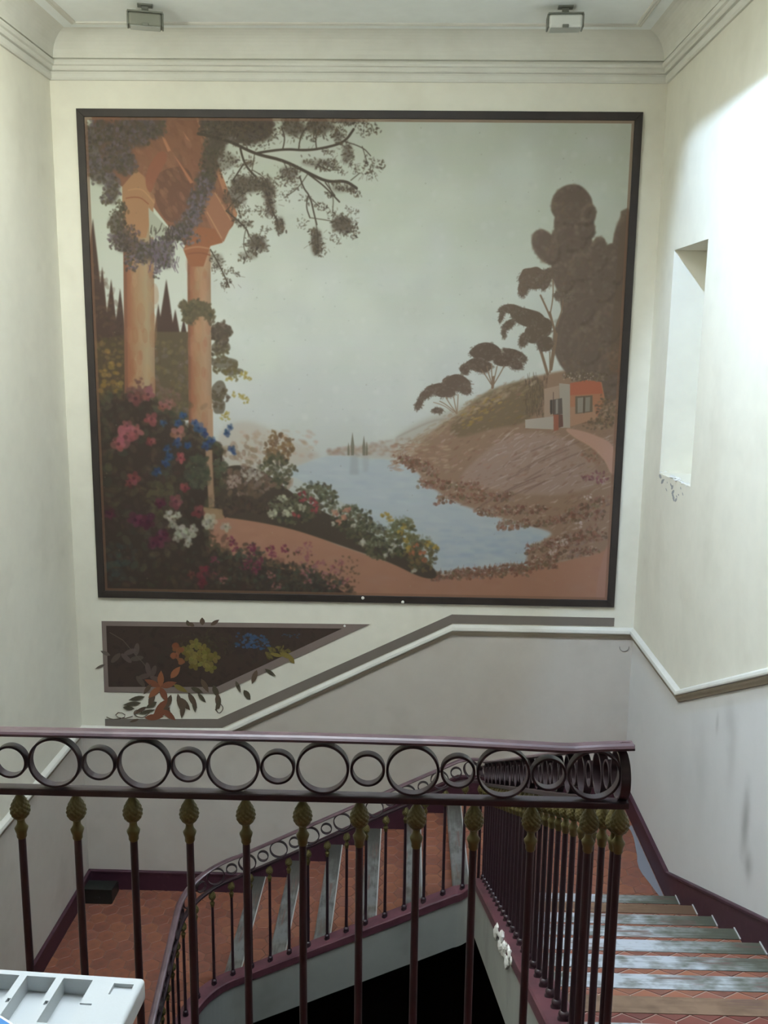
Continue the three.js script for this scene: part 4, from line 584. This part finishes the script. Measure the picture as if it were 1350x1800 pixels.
// bushes along the water
DIM = 0.86;
const bush = [[66, 62, 44], [78, 74, 52], [88, 82, 60], [58, 52, 40]];
layer(2, () => {
  area([[378, 830], [420, 815], [470, 830], [520, 870], [580, 905], [640, 930], [690, 955], [735, 975], [770, 1000], [770, 1018], [740, 1014], [690, 988], [600, 958], [520, 930], [440, 915], [380, 908]], [66, 54, 42], 1, true);
  scatter([[380, 790], [440, 770], [500, 800], [520, 860], [460, 850], [380, 850]], 120, [[132, 108, 88], [120, 100, 80], [146, 128, 112], [110, 84, 68]], [3, 8], [0.4, 0.7]);
  clump(495, 790, 26, 26, [[112, 84, 56], [96, 74, 52], [122, 96, 66]], 120, [2, 6]); clump(483, 768, 8, 10, [[112, 88, 60]], 20, [2, 4]); clump(490, 830, 34, 30, bush, 140, [3, 6]); clump(440, 850, 40, 26, [[96, 76, 60], [80, 62, 48], [110, 92, 80]], 130, [3, 7]);
  clump(445, 832, 18, 14, [[158, 148, 138], [140, 130, 120]], 40, [2, 5], [0.4, 0.8]); clump(412, 845, 14, 12, [[146, 126, 116]], 30, [2, 5], [0.4, 0.7]);
  clump(560, 875, 36, 26, bush, 170, [3, 6]); clump(520, 900, 40, 22, bush, 130, [3, 6]); clump(622, 915, 34, 26, bush, 170, [3, 6]); clump(650, 940, 34, 22, bush, 120, [3, 6]); clump(710, 945, 26, 34, [[84, 80, 50], [66, 62, 42], [96, 88, 54]], 170, [3, 6]); clump(745, 975, 28, 26, [[84, 76, 48], [70, 62, 44], [104, 84, 52]], 150, [3, 6]); clump(675, 965, 30, 18, bush, 100, [3, 6]); clump(430, 890, 50, 18, [[60, 48, 38], [72, 56, 44]], 120, [3, 7]);
  for (const [x, y, rx, ry] of [[556, 862, 34, 14], [615, 900, 30, 14], [648, 925, 28, 10], [708, 922, 22, 16], [742, 955, 24, 14], [500, 885, 30, 12], [668, 952, 22, 10]]) clump(x, y, rx, ry, [[108, 112, 88], [96, 98, 74], [116, 116, 96]], 70, [1.8, 4], [0.25, 0.55], 0, 0.45);
  const bloom = (x, y, r, c, n = 10) => clump(x, y, r, r * 0.8, [c, c.map((q) => q * 0.85), c.map((q) => Math.min(255, q * 1.12))], n, [1.8, 3.6], [0.6, 0.9], 0, 0.8);
  for (const [x, y] of [[500, 875], [482, 902], [508, 902], [512, 900], [484, 905], [534, 893]]) bloom(x, y, 8, [150, 146, 124], 14);
  for (const [x, y] of [[536, 878], [556, 896], [552, 880], [524, 905], [535, 868], [560, 886]]) bloom(x, y, 6, [120, 54, 54], 9);
  for (const [x, y] of [[614, 897], [592, 902], [606, 910], [600, 918]]) bloom(x, y, 6, [150, 104, 84], 9);
  for (const [x, y] of [[625, 924], [640, 955], [590, 920], [688, 968], [680, 975], [642, 950], [730, 1003], [694, 960]]) bloom(x, y, 5, [152, 146, 132], 8);
  for (const [x, y] of [[680, 905], [690, 912], [712, 925], [716, 950], [722, 965], [756, 955], [768, 960], [708, 935]]) bloom(x, y, 6, [140, 116, 54], 9);
  for (const [x, y] of [[728, 972], [745, 970], [748, 985], [735, 960]]) bloom(x, y, 5, [142, 86, 58], 8);
});
// foreground flowers on the left
DIM = 0.62;
layer(2.4, () => {
  area([[150, 740], [190, 700], [240, 690], [300, 720], [340, 760], [395, 790], [390, 850], [365, 900], [372, 960], [420, 985], [500, 1000], [560, 1010], [620, 1048], [640, 1075], [120, 1075], [120, 700]], [66, 50, 40], 1);
  scatter([[150, 720], [240, 690], [380, 780], [370, 930], [560, 1010], [610, 1045], [180, 1045]], 700, [[72, 54, 42], [84, 66, 48], [62, 52, 38], [92, 74, 52], [80, 54, 46], [70, 66, 48]], [4, 10], [0.2, 0.5], 0.5);
  scatter([[186, 960], [240, 960], [240, 1020], [186, 1020]], 40, [[64, 78, 78], [70, 84, 84]], [4, 10], [0.2, 0.4]);
  for (let i = 0; i < 420; i++) { const e = [[150, 742], [190, 702], [240, 692], [300, 722], [340, 762], [393, 792], [390, 850], [366, 900], [374, 958], [420, 985], [500, 1000], [560, 1010], [625, 1044]], k = Math.floor(rr(0, e.length - 1.01)), f = rnd(), x = lerp(e[k][0], e[k + 1][0], f), y = lerp(e[k][1], e[k + 1][1], f); dab(x + rr(-9, 9), y + rr(-9, 7), rr(3, 8), jit(pick([[72, 54, 42], [84, 70, 48], [92, 78, 56], [66, 56, 42], [80, 76, 56]]), 8), rr(0.4, 0.8), rr(0.4, 0.8), rr(0, 3)); }
  clump(245, 690, 22, 22, [[104, 70, 62], [122, 82, 74]], 60, [3, 6]); clump(300, 700, 20, 18, [[104, 84, 66], [120, 92, 78]], 50, [3, 6]);
  area([[364, 792], [376, 792], [380, 892], [370, 892]], [166, 132, 104], 0.95); area([[360, 892], [394, 896], [396, 913], [362, 913]], [160, 128, 96], 0.95);
  for (let i = 0; i < 170; i++) { const p = [rr(165, 375), rr(700, 1000)]; dab(p[0], p[1], rr(5, 11), jit(pick([[96, 88, 60], [82, 84, 62], [104, 80, 58], [74, 76, 60], [98, 92, 70]]), 10), rr(0.15, 0.4), rr(0.4, 0.8), rr(0, 3)); }
  clump(350, 830, 20, 30, [[84, 82, 62], [70, 68, 52]], 90, [4, 8]); clump(390, 820, 12, 12, [[86, 86, 66]], 24, [3, 6]); clump(290, 880, 30, 40, [[86, 76, 52], [74, 62, 46]], 90, [4, 8]);
});
DIM = 0.7;
layer(2.6, () => {
  const flower = (x, y, r, c, heart) => { for (let k = 0; k < 5; k++) { const a = k * 1.257 + rr(0, 0.5); dab(x + r * rr(0.4, 0.7) * Math.cos(a), y + r * rr(0.4, 0.65) * Math.sin(a), r * rr(0.45, 0.65), jit(c, 16), rr(0.5, 0.9), rr(0.6, 0.9), a + rr(-0.5, 0.5)); } for (let k = 0; k < 3; k++) dab(x + rr(-r, r) * 0.5, y + rr(-r, r) * 0.5, r * 0.28, jit(c.map((q) => Math.min(255, q * 1.15)), 10), 0.35, 0.7, rr(0, 3)); dab(x, y, r * 0.24, heart || c.map((q) => q * 0.6), 0.8); };
  for (const [x, y, r, c] of [[222, 770, 20, [150, 82, 86]], [240, 760, 14, [158, 90, 92]], [210, 782, 14, [142, 76, 78]], [225, 750, 10, [150, 84, 90]], [268, 738, 13, [150, 82, 84]], [262, 695, 13, [134, 80, 78]], [240, 702, 14, [112, 66, 64]], [300, 712, 10, [142, 96, 84]], [288, 716, 9, [138, 84, 74]], [237, 842, 13, [122, 56, 60]], [230, 850, 9, [112, 52, 54]], [320, 806, 10, [160, 74, 80]], [268, 778, 9, [130, 66, 64]], [315, 763, 13, [140, 94, 78]], [328, 858, 9, [122, 56, 60]], [312, 882, 14, [132, 70, 80]], [352, 900, 12, [112, 52, 54]], [362, 1008, 14, [122, 44, 58]], [385, 1012, 10, [130, 56, 70]], [358, 1025, 9, [110, 40, 50]], [340, 1010, 8, [110, 60, 52]]]) flower(x, y, r, c);
  for (const [x, y, r] of [[262, 918, 16], [240, 915, 14], [285, 948, 15], [272, 955, 12], [290, 940, 10], [284, 885, 10], [195, 905, 10]]) flower(x, y, r, [84, 30, 52], [60, 20, 36]);
  for (const [x, y, r] of [[352, 754, 11], [362, 762, 9], [365, 785, 9], [315, 745, 8], [325, 732, 7], [314, 780, 9], [333, 784, 7], [300, 805, 9], [293, 815, 8], [402, 762, 7], [408, 752, 6], [410, 790, 7], [415, 798, 4], [278, 830, 9], [296, 790, 7], [345, 745, 8], [375, 775, 8], [290, 745, 7]]) flower(x, y, r, [48, 70, 108], [34, 46, 76]);
  for (const [x, y, r] of [[300, 908, 11], [314, 906, 8], [306, 922, 9], [320, 934, 12], [335, 940, 12], [316, 945, 10], [333, 955, 9], [342, 930, 9], [372, 916, 13], [366, 922, 9], [400, 926, 9]]) flower(x, y, r, [166, 160, 144], [110, 100, 84]);
  // low plants by the path: magenta, pink spikes, leaves
  for (const [x, y, rx, ry, n] of [[440, 975, 30, 20, 70], [450, 1000, 40, 22, 110], [400, 1000, 40, 30, 120], [520, 1010, 44, 20, 110], [570, 1025, 36, 16, 90], [490, 1025, 50, 16, 110]]) clump(x, y, rx, ry, [[64, 54, 42], [78, 62, 46], [58, 48, 40], [72, 74, 60]], n, [3, 6], [0.4, 0.8]);
  for (const [x, y, c] of [[410, 952, 1], [415, 962, 1], [445, 962, 1], [448, 970, 1], [480, 965, 1], [484, 975, 1], [505, 966, 1], [440, 985, 1], [455, 995, 1], [450, 1005, 1], [432, 995, 1], [460, 985, 1], [540, 985, 2], [550, 975, 2], [555, 1000, 2], [565, 990, 2], [540, 1005, 2], [590, 1000, 2], [600, 1005, 2], [600, 990, 2], [575, 1012, 2], [585, 1028, 2], [610, 1020, 2], [530, 968, 2], [545, 960, 2], [380, 985, 1], [395, 1020, 2], [480, 1010, 2], [545, 1020, 2], [490, 1030, 2]]) clump(x, y, 8, 7, c === 1 ? [[112, 42, 62], [96, 34, 58], [124, 56, 76]] : [[148, 96, 94], [136, 78, 80], [156, 110, 104]], 12, [1.8, 3.6], [0.6, 0.9]);
  for (let i = 0; i < 46; i++) { const x = rr(430, 630), y = 945 + (x - 430) * 0.25 + rr(0, 60); dab(x, y, rr(2, 4), jit([84, 66, 46], 10), 0.85, 0.5, rr(0, 3)); }
  for (let i = 0; i < 40; i++) { const x = rr(590, 635), y = rr(975, 1035); dab(x, y, rr(1.5, 3), jit([96, 76, 54], 10), 0.8, 0.6, rr(0, 3)); }
});
DIM = 1;
// worn canvas bloom and the thin ochre line inside the frame
layer(1, () => { for (let i = 0; i < 500; i++) dab(rr(150, 1110), rr(205, 1045), rr(0.5, 1.6), pick([[150, 146, 136], [90, 78, 68]]), 0.18); });
G.strokeStyle = pig([112, 82, 62], 0.6); G.lineWidth = 10; G.strokeRect(33, 33, MW - 66, MH - 66);
const mx0 = -2.268, mx1 = 1.523, my0 = H - 1.929, my1 = H + 1.474, fw = 0.052;
const mural = thing('mural', 'black-framed mural of a lake with columns, flowers, trees and a small house', 'mural', [0, 0, 0]);
{ const mt = texOf(mc); mt.repeat.set(1, 1);
  const canvasGeo = new THREE.BoxGeometry(mx1 - mx0 - 0.02, my1 - my0 - 0.02, 0.01); const uv = canvasGeo.attributes.uv, p = canvasGeo.attributes.position;
  for (let i = 0; i < uv.count; i++) uv.setXY(i, (p.getX(i) + (mx1 - mx0) / 2) / (mx1 - mx0), (p.getY(i) + (my1 - my0) / 2) / (my1 - my0));
  canvasGeo.translate((mx0 + mx1) / 2, (my0 + my1) / 2, ZB + 0.005);
  part('painting', canvasGeo, new THREE.MeshStandardMaterial({ map: mt, roughness: 0.75 }), mural);
  const bar = (pts) => slab(pts, 0.018, 0.002).translate(0, 0, ZB + 0.002), i = fw;
  part('frame_bar', bar([[mx0, my1], [mx0 + i, my1 - i], [mx1 - i, my1 - i], [mx1, my1]]), M.frame, mural); part('frame_bar', bar([[mx0, my0], [mx1, my0], [mx1 - i, my0 + i], [mx0 + i, my0 + i]]), M.frame, mural);
  part('frame_bar', bar([[mx0, my0], [mx0 + i, my0 + i], [mx0 + i, my1 - i], [mx0, my1]]), M.frame, mural); part('frame_bar', bar([[mx1, my0], [mx1, my1], [mx1 - i, my1 - i], [mx1 - i, my0 + i]]), M.frame, mural);
  for (const [x, y] of [[-0.311, -1.893], [-0.018, -1.919]]) part('chip', new THREE.IcosahedronGeometry(0.012, 1).scale(1, 1, 0.5).translate(x, H + y, ZB + 0.022), M.plasterWhite, mural); }

// ---------------------------------------------------------------- painted decoration below the mural
{ const fp = thing('flower_panel', 'dark painted wedge-shaped panel with yellow, orange and blue flowers below the mural', 'painted panel', [0, 0, 0]);
  const O = [[-2.255, -2.115], [-0.26, -2.1], [-1.385, -2.665], [-2.258, -2.672]], I = [[-2.222, -2.15], [-0.46, -2.135], [-1.405, -2.612], [-2.225, -2.63]];
  const sh = shapeOf(O.map((p) => [p[0], p[1] + H])); sh.holes.push(new THREE.Path(I.map((p) => new THREE.Vector2(p[0], p[1] + H))));
  part('border', new THREE.ExtrudeGeometry(sh, { depth: 0.005, bevelEnabled: false }).translate(0, 0, ZB), M.bandWarm, fp);
  const w = 1.8, h = 0.6, W = 1350, HH = 450, c = canvas(W, HH), keep = G; G = c.getContext('2d');
  const P = (x, y) => [(x + 2.24) / w * W, -(y + 2.1) / h * HH];
  const pdab = (x, y, r, col, a = 0.85, sq = 0.6, ang = 0) => { G.beginPath(); G.ellipse(...P(x, y), r / w * W, r / w * W * sq, ang, 0, 6.3); G.fillStyle = pig(col, a); G.fill(); };
  G.fillStyle = pig([58, 44, 36]); G.fillRect(0, 0, W, HH); DIM = 0.72;
  for (let i = 0; i < 500; i++) pdab(rr(-2.24, -0.5), rr(-2.7, -2.1), rr(0.01, 0.04), pick([[64, 48, 38], [54, 40, 34], [62, 54, 42], [50, 38, 32]]), 0.3, 0.5, rr(0, 3));
  for (let i = 0; i < 150; i++) { const a = rr(0, 6.28), q = rr(0, 1); pdab(-1.5 + 0.24 * q * Math.cos(a), -2.28 + 0.13 * q * Math.sin(a), rr(0.01, 0.024), jit([72, 60, 42], 8), 0.6, 0.35, rr(0, 3)); }
  for (let i = 0; i < 90; i++) { const t = rnd(); pdab(-1.22 + 0.2 * t + rr(-0.05, 0.05), -2.24 - 0.03 * t + rr(-0.05, 0.06), rr(0.008, 0.014), jit([62, 84, 116], 12), 0.8, 0.8); } for (let i = 0; i < 16; i++) pdab(-0.85 + rr(-0.07, 0.07), -2.2 + rr(-0.015, 0.015), rr(0.006, 0.01), jit([60, 74, 98], 8), 0.7);
  for (const [x, y] of [[-1.62, -2.33], [-1.56, -2.28], [-1.5, -2.32], [-1.54, -2.37], [-1.47, -2.36], [-1.6, -2.38], [-1.57, -2.44], [-1.5, -2.42], [-1.45, -2.46], [-1.42, -2.38]]) for (let k = 0; k < 5; k++) { const a = k * 1.257; pdab(x + 0.026 * Math.cos(a), y + 0.024 * Math.sin(a), 0.024, jit([124, 110, 50], 12), 0.85, 0.7, -a); }
  for (const [x, y] of [[-1.72, -2.3], [-1.68, -2.33], [-1.72, -2.38], [-1.66, -2.41]]) for (let k = 0; k < 4; k++) pdab(x + rr(-0.02, 0.02), y + rr(-0.02, 0.02), 0.025, jit([134, 82, 50], 12), 0.85, 0.7, rr(0, 3));
  for (const [x, y] of [[-0.98, -2.32], [-0.92, -2.3], [-0.88, -2.33], [-0.84, -2.35], [-1.0, -2.36]]) for (let k = 0; k < 9; k++) pdab(x + rr(-0.03, 0.03), y + rr(-0.025, 0.025), rr(0.01, 0.02), jit([112, 100, 48], 10), 0.8, 0.5, rr(0, 3));
  for (const [x, y, a] of [[-2.05, -2.35, 0.4], [-2.0, -2.33, 1.4], [-2.08, -2.4, 2.4], [-2.16, -2.4, 0.8], [-1.95, -2.54, 0.3], [-1.88, -2.5, 1.2], [-1.98, -2.58, 2.2], [-1.86, -2.56, 2.8], [-1.92, -2.48, 1.7], [-2.0, -2.4, 0.2]]) pdab(x, y, 0.05, jit([98, 84, 76], 6), 0.85, 0.4, -a);
  G.strokeStyle = pig([98, 84, 74]); G.lineWidth = 4; for (const l of [[[-2.2, -2.2], [-2.1, -2.26], [-2.02, -2.36]], [[-2.02, -2.36], [-1.95, -2.44], [-1.9, -2.52]]]) { G.beginPath(); l.forEach((p, i) => (i ? G.lineTo(...P(...p)) : G.moveTo(...P(...p)))); G.stroke(); }
  G = keep; DIM = 1;
  const pg = slab(I.map((p) => [p[0], p[1] + H]), 0.003).translate(0, 0, ZB); { const uv = pg.attributes.uv, p = pg.attributes.position; for (let i = 0; i < uv.count; i++) uv.setXY(i, (p.getX(i) + 2.24) / w, 1 + (p.getY(i) - H + 2.1) / h); }
  part('painted_field', pg, new THREE.MeshStandardMaterial({ map: texOf(c), roughness: 0.8 }), fp);
  const leafShape = (l, wd) => { const s = new THREE.Shape(); s.moveTo(0, 0); s.quadraticCurveTo(l * 0.4, wd, l, 0); s.quadraticCurveTo(l * 0.4, -wd, 0, 0); return new THREE.ExtrudeGeometry(s, { depth: 0.0016, bevelEnabled: false, curveSegments: 5 }); };
  const cols = { grey: [104, 94, 84], brown: [94, 76, 60], orange: [146, 92, 60], ochre: [128, 112, 54], green: [84, 76, 58], rust: [130, 78, 54] }, mats = {}; for (const k in cols) mats[k] = new THREE.MeshStandardMaterial({ color: new THREE.Color(...cols[k].map((q) => lin2(q) * 0.85)), roughness: 0.85 });
  const lf = (x, y, l, wd, ang, k, z = 0) => part('painted_leaf', leafShape(l, wd).rotateZ(ang).translate(x, H + y, ZB + 0.0052 + z), mats[k], fp);
  for (let i = 0; i < 5; i++) lf(-1.83, -2.62, 0.13, 0.05, 0.3 + i * 1.2, i % 2 ? 'orange' : 'rust', i * 0.0003);
  for (const [x, y, l, wd, a, k] of [[-1.75, -2.68, 0.12, 0.04, -1.9, 'brown'], [-1.7, -2.67, 0.15, 0.04, -1.4, 'brown'], [-1.62, -2.66, 0.14, 0.045, -1.1, 'brown'], [-1.58, -2.7, 0.12, 0.035, -1.5, 'green'], [-1.66, -2.74, 0.13, 0.04, -1.7, 'brown'], [-1.55, -2.66, 0.1, 0.03, -0.9, 'green'], [-1.43, -2.6, 0.1, 0.045, -1.2, 'green'], [-1.4, -2.66, 0.13, 0.045, -1.5, 'brown'], [-1.38, -2.7, 0.11, 0.03, -1.9, 'green'], [-1.95, -2.7, 0.13, 0.035, -2.9, 'green'], [-1.98, -2.75, 0.14, 0.035, -3.0, 'green'], [-1.94, -2.78, 0.12, 0.03, -2.6, 'brown'], [-2.12, -2.79, 0.09, 0.035, -0.1, 'green'], [-2.0, -2.84, 0.13, 0.03, 0.3, 'green'], [-1.9, -2.86, 0.16, 0.06, 0.5, 'rust'], [-1.82, -2.8, 0.13, 0.05, -0.7, 'rust'], [-1.96, -2.87, 0.15, 0.05, 0.1, 'rust'], [-2.0, -2.88, 0.08, 0.02, -2.8, 'brown'], [-1.26, -2.56, 0.1, 0.03, -1.2, 'green'], [-1.2, -2.63, 0.09, 0.045, -1.0, 'green'], [-1.1, -2.47, 0.12, 0.04, -1.9, 'brown'], [-1.04, -2.46, 0.1, 0.03, -0.6, 'green'], [-0.93, -2.33, 0.12, 0.04, -0.4, 'ochre'], [-0.86, -2.36, 0.07, 0.035, -0.9, 'ochre'], [-1.0, -2.34, 0.1, 0.03, -0.2, 'ochre'], [-1.5, -2.13, 0.06, 0.04, 1.6, 'brown'], [-1.56, -2.14, 0.06, 0.03, 2.6, 'brown'], [-1.44, -2.13, 0.08, 0.03, 0.6, 'brown'], [-1.6, -2.14, 0.05, 0.03, 1.9, 'green'], [-1.9, -2.6, 0.1, 0.035, -2.2, 'brown'], [-1.78, -2.72, 0.16, 0.05, -2.3, 'rust'], [-1.73, -2.6, 0.12, 0.04, -0.5, 'ochre'], [-1.88, -2.66, 0.13, 0.045, -1.9, 'brown'], [-1.69, -2.7, 0.13, 0.05, -0.9, 'brown'], [-1.8, -2.76, 0.12, 0.05, -1.3, 'brown'], [-1.86, -2.74, 0.1, 0.04, -2.6, 'green'], [-1.6, -2.62, 0.1, 0.04, -0.4, 'green'], [-1.52, -2.55, 0.12, 0.04, -1.1, 'brown'], [-1.75, -2.55, 0.12, 0.05, 0.9, 'orange'], [-2.24, -2.45, 0.09, 0.02, 3.6, 'grey'], [-2.2, -2.38, 0.08, 0.03, 2.7, 'grey']]) lf(x, y, l, wd, a, k, rr(0, 0.001));
  const tendril = (pts) => part('painted_tendril', new THREE.TubeGeometry(new THREE.CatmullRomCurve3(pts.map(([x, y]) => new THREE.Vector3(x, H + y, ZB + 0.003))), 14, 0.003, 4), mats.brown, fp);
  tendril([[-2.05, -2.86], [-2.12, -2.88], [-2.18, -2.86], [-2.15, -2.83], [-2.1, -2.86], [-2.2, -2.89], [-2.25, -2.87]]); tendril([[-1.92, -2.83], [-1.98, -2.87], [-2.04, -2.84], [-2.02, -2.81], [-1.97, -2.83]]); tendril([[-1.4, -2.72], [-1.36, -2.78], [-1.39, -2.82], [-1.42, -2.79]]);
  part('chip', new THREE.IcosahedronGeometry(0.009, 1).scale(1, 1, 0.5).translate(-0.445, H - 2.115, ZB + 0.005), M.plasterWhite, fp); }
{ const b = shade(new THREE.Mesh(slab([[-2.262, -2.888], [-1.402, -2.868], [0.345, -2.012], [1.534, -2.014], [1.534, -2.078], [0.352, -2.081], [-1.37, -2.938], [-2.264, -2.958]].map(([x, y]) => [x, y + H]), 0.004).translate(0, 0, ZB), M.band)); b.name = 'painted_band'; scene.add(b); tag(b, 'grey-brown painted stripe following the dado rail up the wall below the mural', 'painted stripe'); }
{ const k = shade(new THREE.Mesh(new THREE.TorusGeometry(0.034, 0.0022, 6, 20, Math.PI * 1.05).rotateZ(Math.PI * 0.98).translate(1.618, H - 2.235, ZB + 0.003), new THREE.MeshStandardMaterial({ color: 0x77726a, roughness: 0.6 }))); k.name = 'wire_hook'; scene.add(k); tag(k, 'thin grey half-round wire on the wall just below the dado rail by the corner', 'wire'); }

// ---------------------------------------------------------------- loose things
{ const t = thing('bait_box', 'black plastic box on the lower landing floor in the corner against the skirting', 'box', [-2.31, LL, -6.575]);
  M.blackPlastic = new THREE.MeshStandardMaterial({ color: 0x191c18, roughness: 0.5 });
  part('body', slab([[-0.09, 0], [0.085, 0], [0.085, 0.06], [0.05, 0.1], [-0.09, 0.115]], 0.21, 0.006).rotateY(-Math.PI / 2).translate(0.105, 0, 0).rotateY(Math.PI), M.blackPlastic, t);
  part('lid', slab([[-0.094, 0.112], [0.052, 0.098], [0.09, 0.06], [0.094, 0.064], [0.055, 0.106], [-0.094, 0.122]], 0.22, 0.002).rotateY(-Math.PI / 2).translate(0.11, 0, 0).rotateY(Math.PI), M.blackPlastic, t);
  part('latch', rbox(-0.02, 0.02, 0.045, 0.06, 0.084, 0.094, 0.002), M.blackPlastic, t); }
// moulded white foam packing tray on a carton, in the near left corner
{ const TX0 = -1.05, TX1 = -0.448, TZ0 = -1.468, TZ1 = -1.13, TY = H - 1.1, TH = 0.042, cx = (TX0 + TX1) / 2, cz = (TZ0 + TZ1) / 2;
  const foam = new THREE.MeshStandardMaterial({ roughness: 0.85, map: metres(surface(256, (u, v) => { const k = 4 * (nC(u, v) - 0.5); return [194 + k, 199 + k, 201 + k]; }), 0.12) });
  const t = thing('packing_tray', 'white moulded foam packing tray with rectangular pockets in the near left corner', 'packing tray', [cx, TY - TH, cz]);
  t.rotation.y = -0.055;
  const ev = new Evaluator(); ev.useGroups = false; ev.attributes = ['position', 'normal', 'uv'];
  let body = new Brush(new RoundedBoxGeometry(TX1 - TX0, TH, TZ1 - TZ0, 3, 0.008).translate(0, TH / 2, 0), foam); body.updateMatrixWorld();
  const pocket = (x0, x1, z0, z1, d) => { const b = new Brush(box(x0 - cx, x1 - cx, TH - d, TH + 0.02, z0 - cz, z1 - cz), foam); b.updateMatrixWorld(); const r = ev.evaluate(body, b, SUBTRACTION); r.updateMatrixWorld(); body = r; };
  for (let k = 0; k < 7; k++) { const x = -0.588 - 0.0655 * k; if (x < TX0 + 0.03) break; pocket(x, x + 0.052, -1.452, -1.345, 0.03); pocket(x - 0.007, x - 0.001, -1.395, -1.385, 0.006); pocket(x + 0.012, x + 0.03, -1.34, -1.325, 0.01); }
  pocket(-0.497, -0.462, -1.448, -1.42, 0.007); pocket(-0.54, -0.515, -1.395, -1.391, 0.004);
  part('foam_body', body.geometry, foam, t);
  const bl = thing('booklet', 'blue booklet with a white edge lying on the foam tray at the left frame edge', 'booklet', [-0.626, TY + 0.001, -1.221]); bl.rotation.y = -0.55;
  part('cover', rbox(-0.13, 0.13, 0.0085, 0.0105, -0.085, 0.082, 0.0008, 1), new THREE.MeshStandardMaterial({ color: 0x2f7fc4, roughness: 0.4 }), bl);
  part('pages', rbox(-0.134, 0.134, 0, 0.0085, -0.09, 0.084, 0.001, 1), new THREE.MeshStandardMaterial({ color: 0xe8ebea, roughness: 0.8 }), bl);
  const ct = thing('carton', 'brown cardboard carton standing on the floor under the white foam tray', 'box', [-0.84, 0, -1.28]);
  const card = new THREE.MeshStandardMaterial({ color: 0xa98a62, roughness: 0.85 });
  part('body', rbox(-0.2, 0.2, 0, TY - TH - 0.004, -0.13, 0.13, 0.003), card, ct);
  part('flap', rbox(-0.2, 0.2, TY - TH - 0.004, TY - TH - 0.001, -0.13, -0.002, 0.001), card, ct); part('flap', rbox(-0.2, 0.2, TY - TH - 0.004, TY - TH - 0.001, 0.002, 0.13, 0.001), card, ct); }

renderer.render(scene, camera);
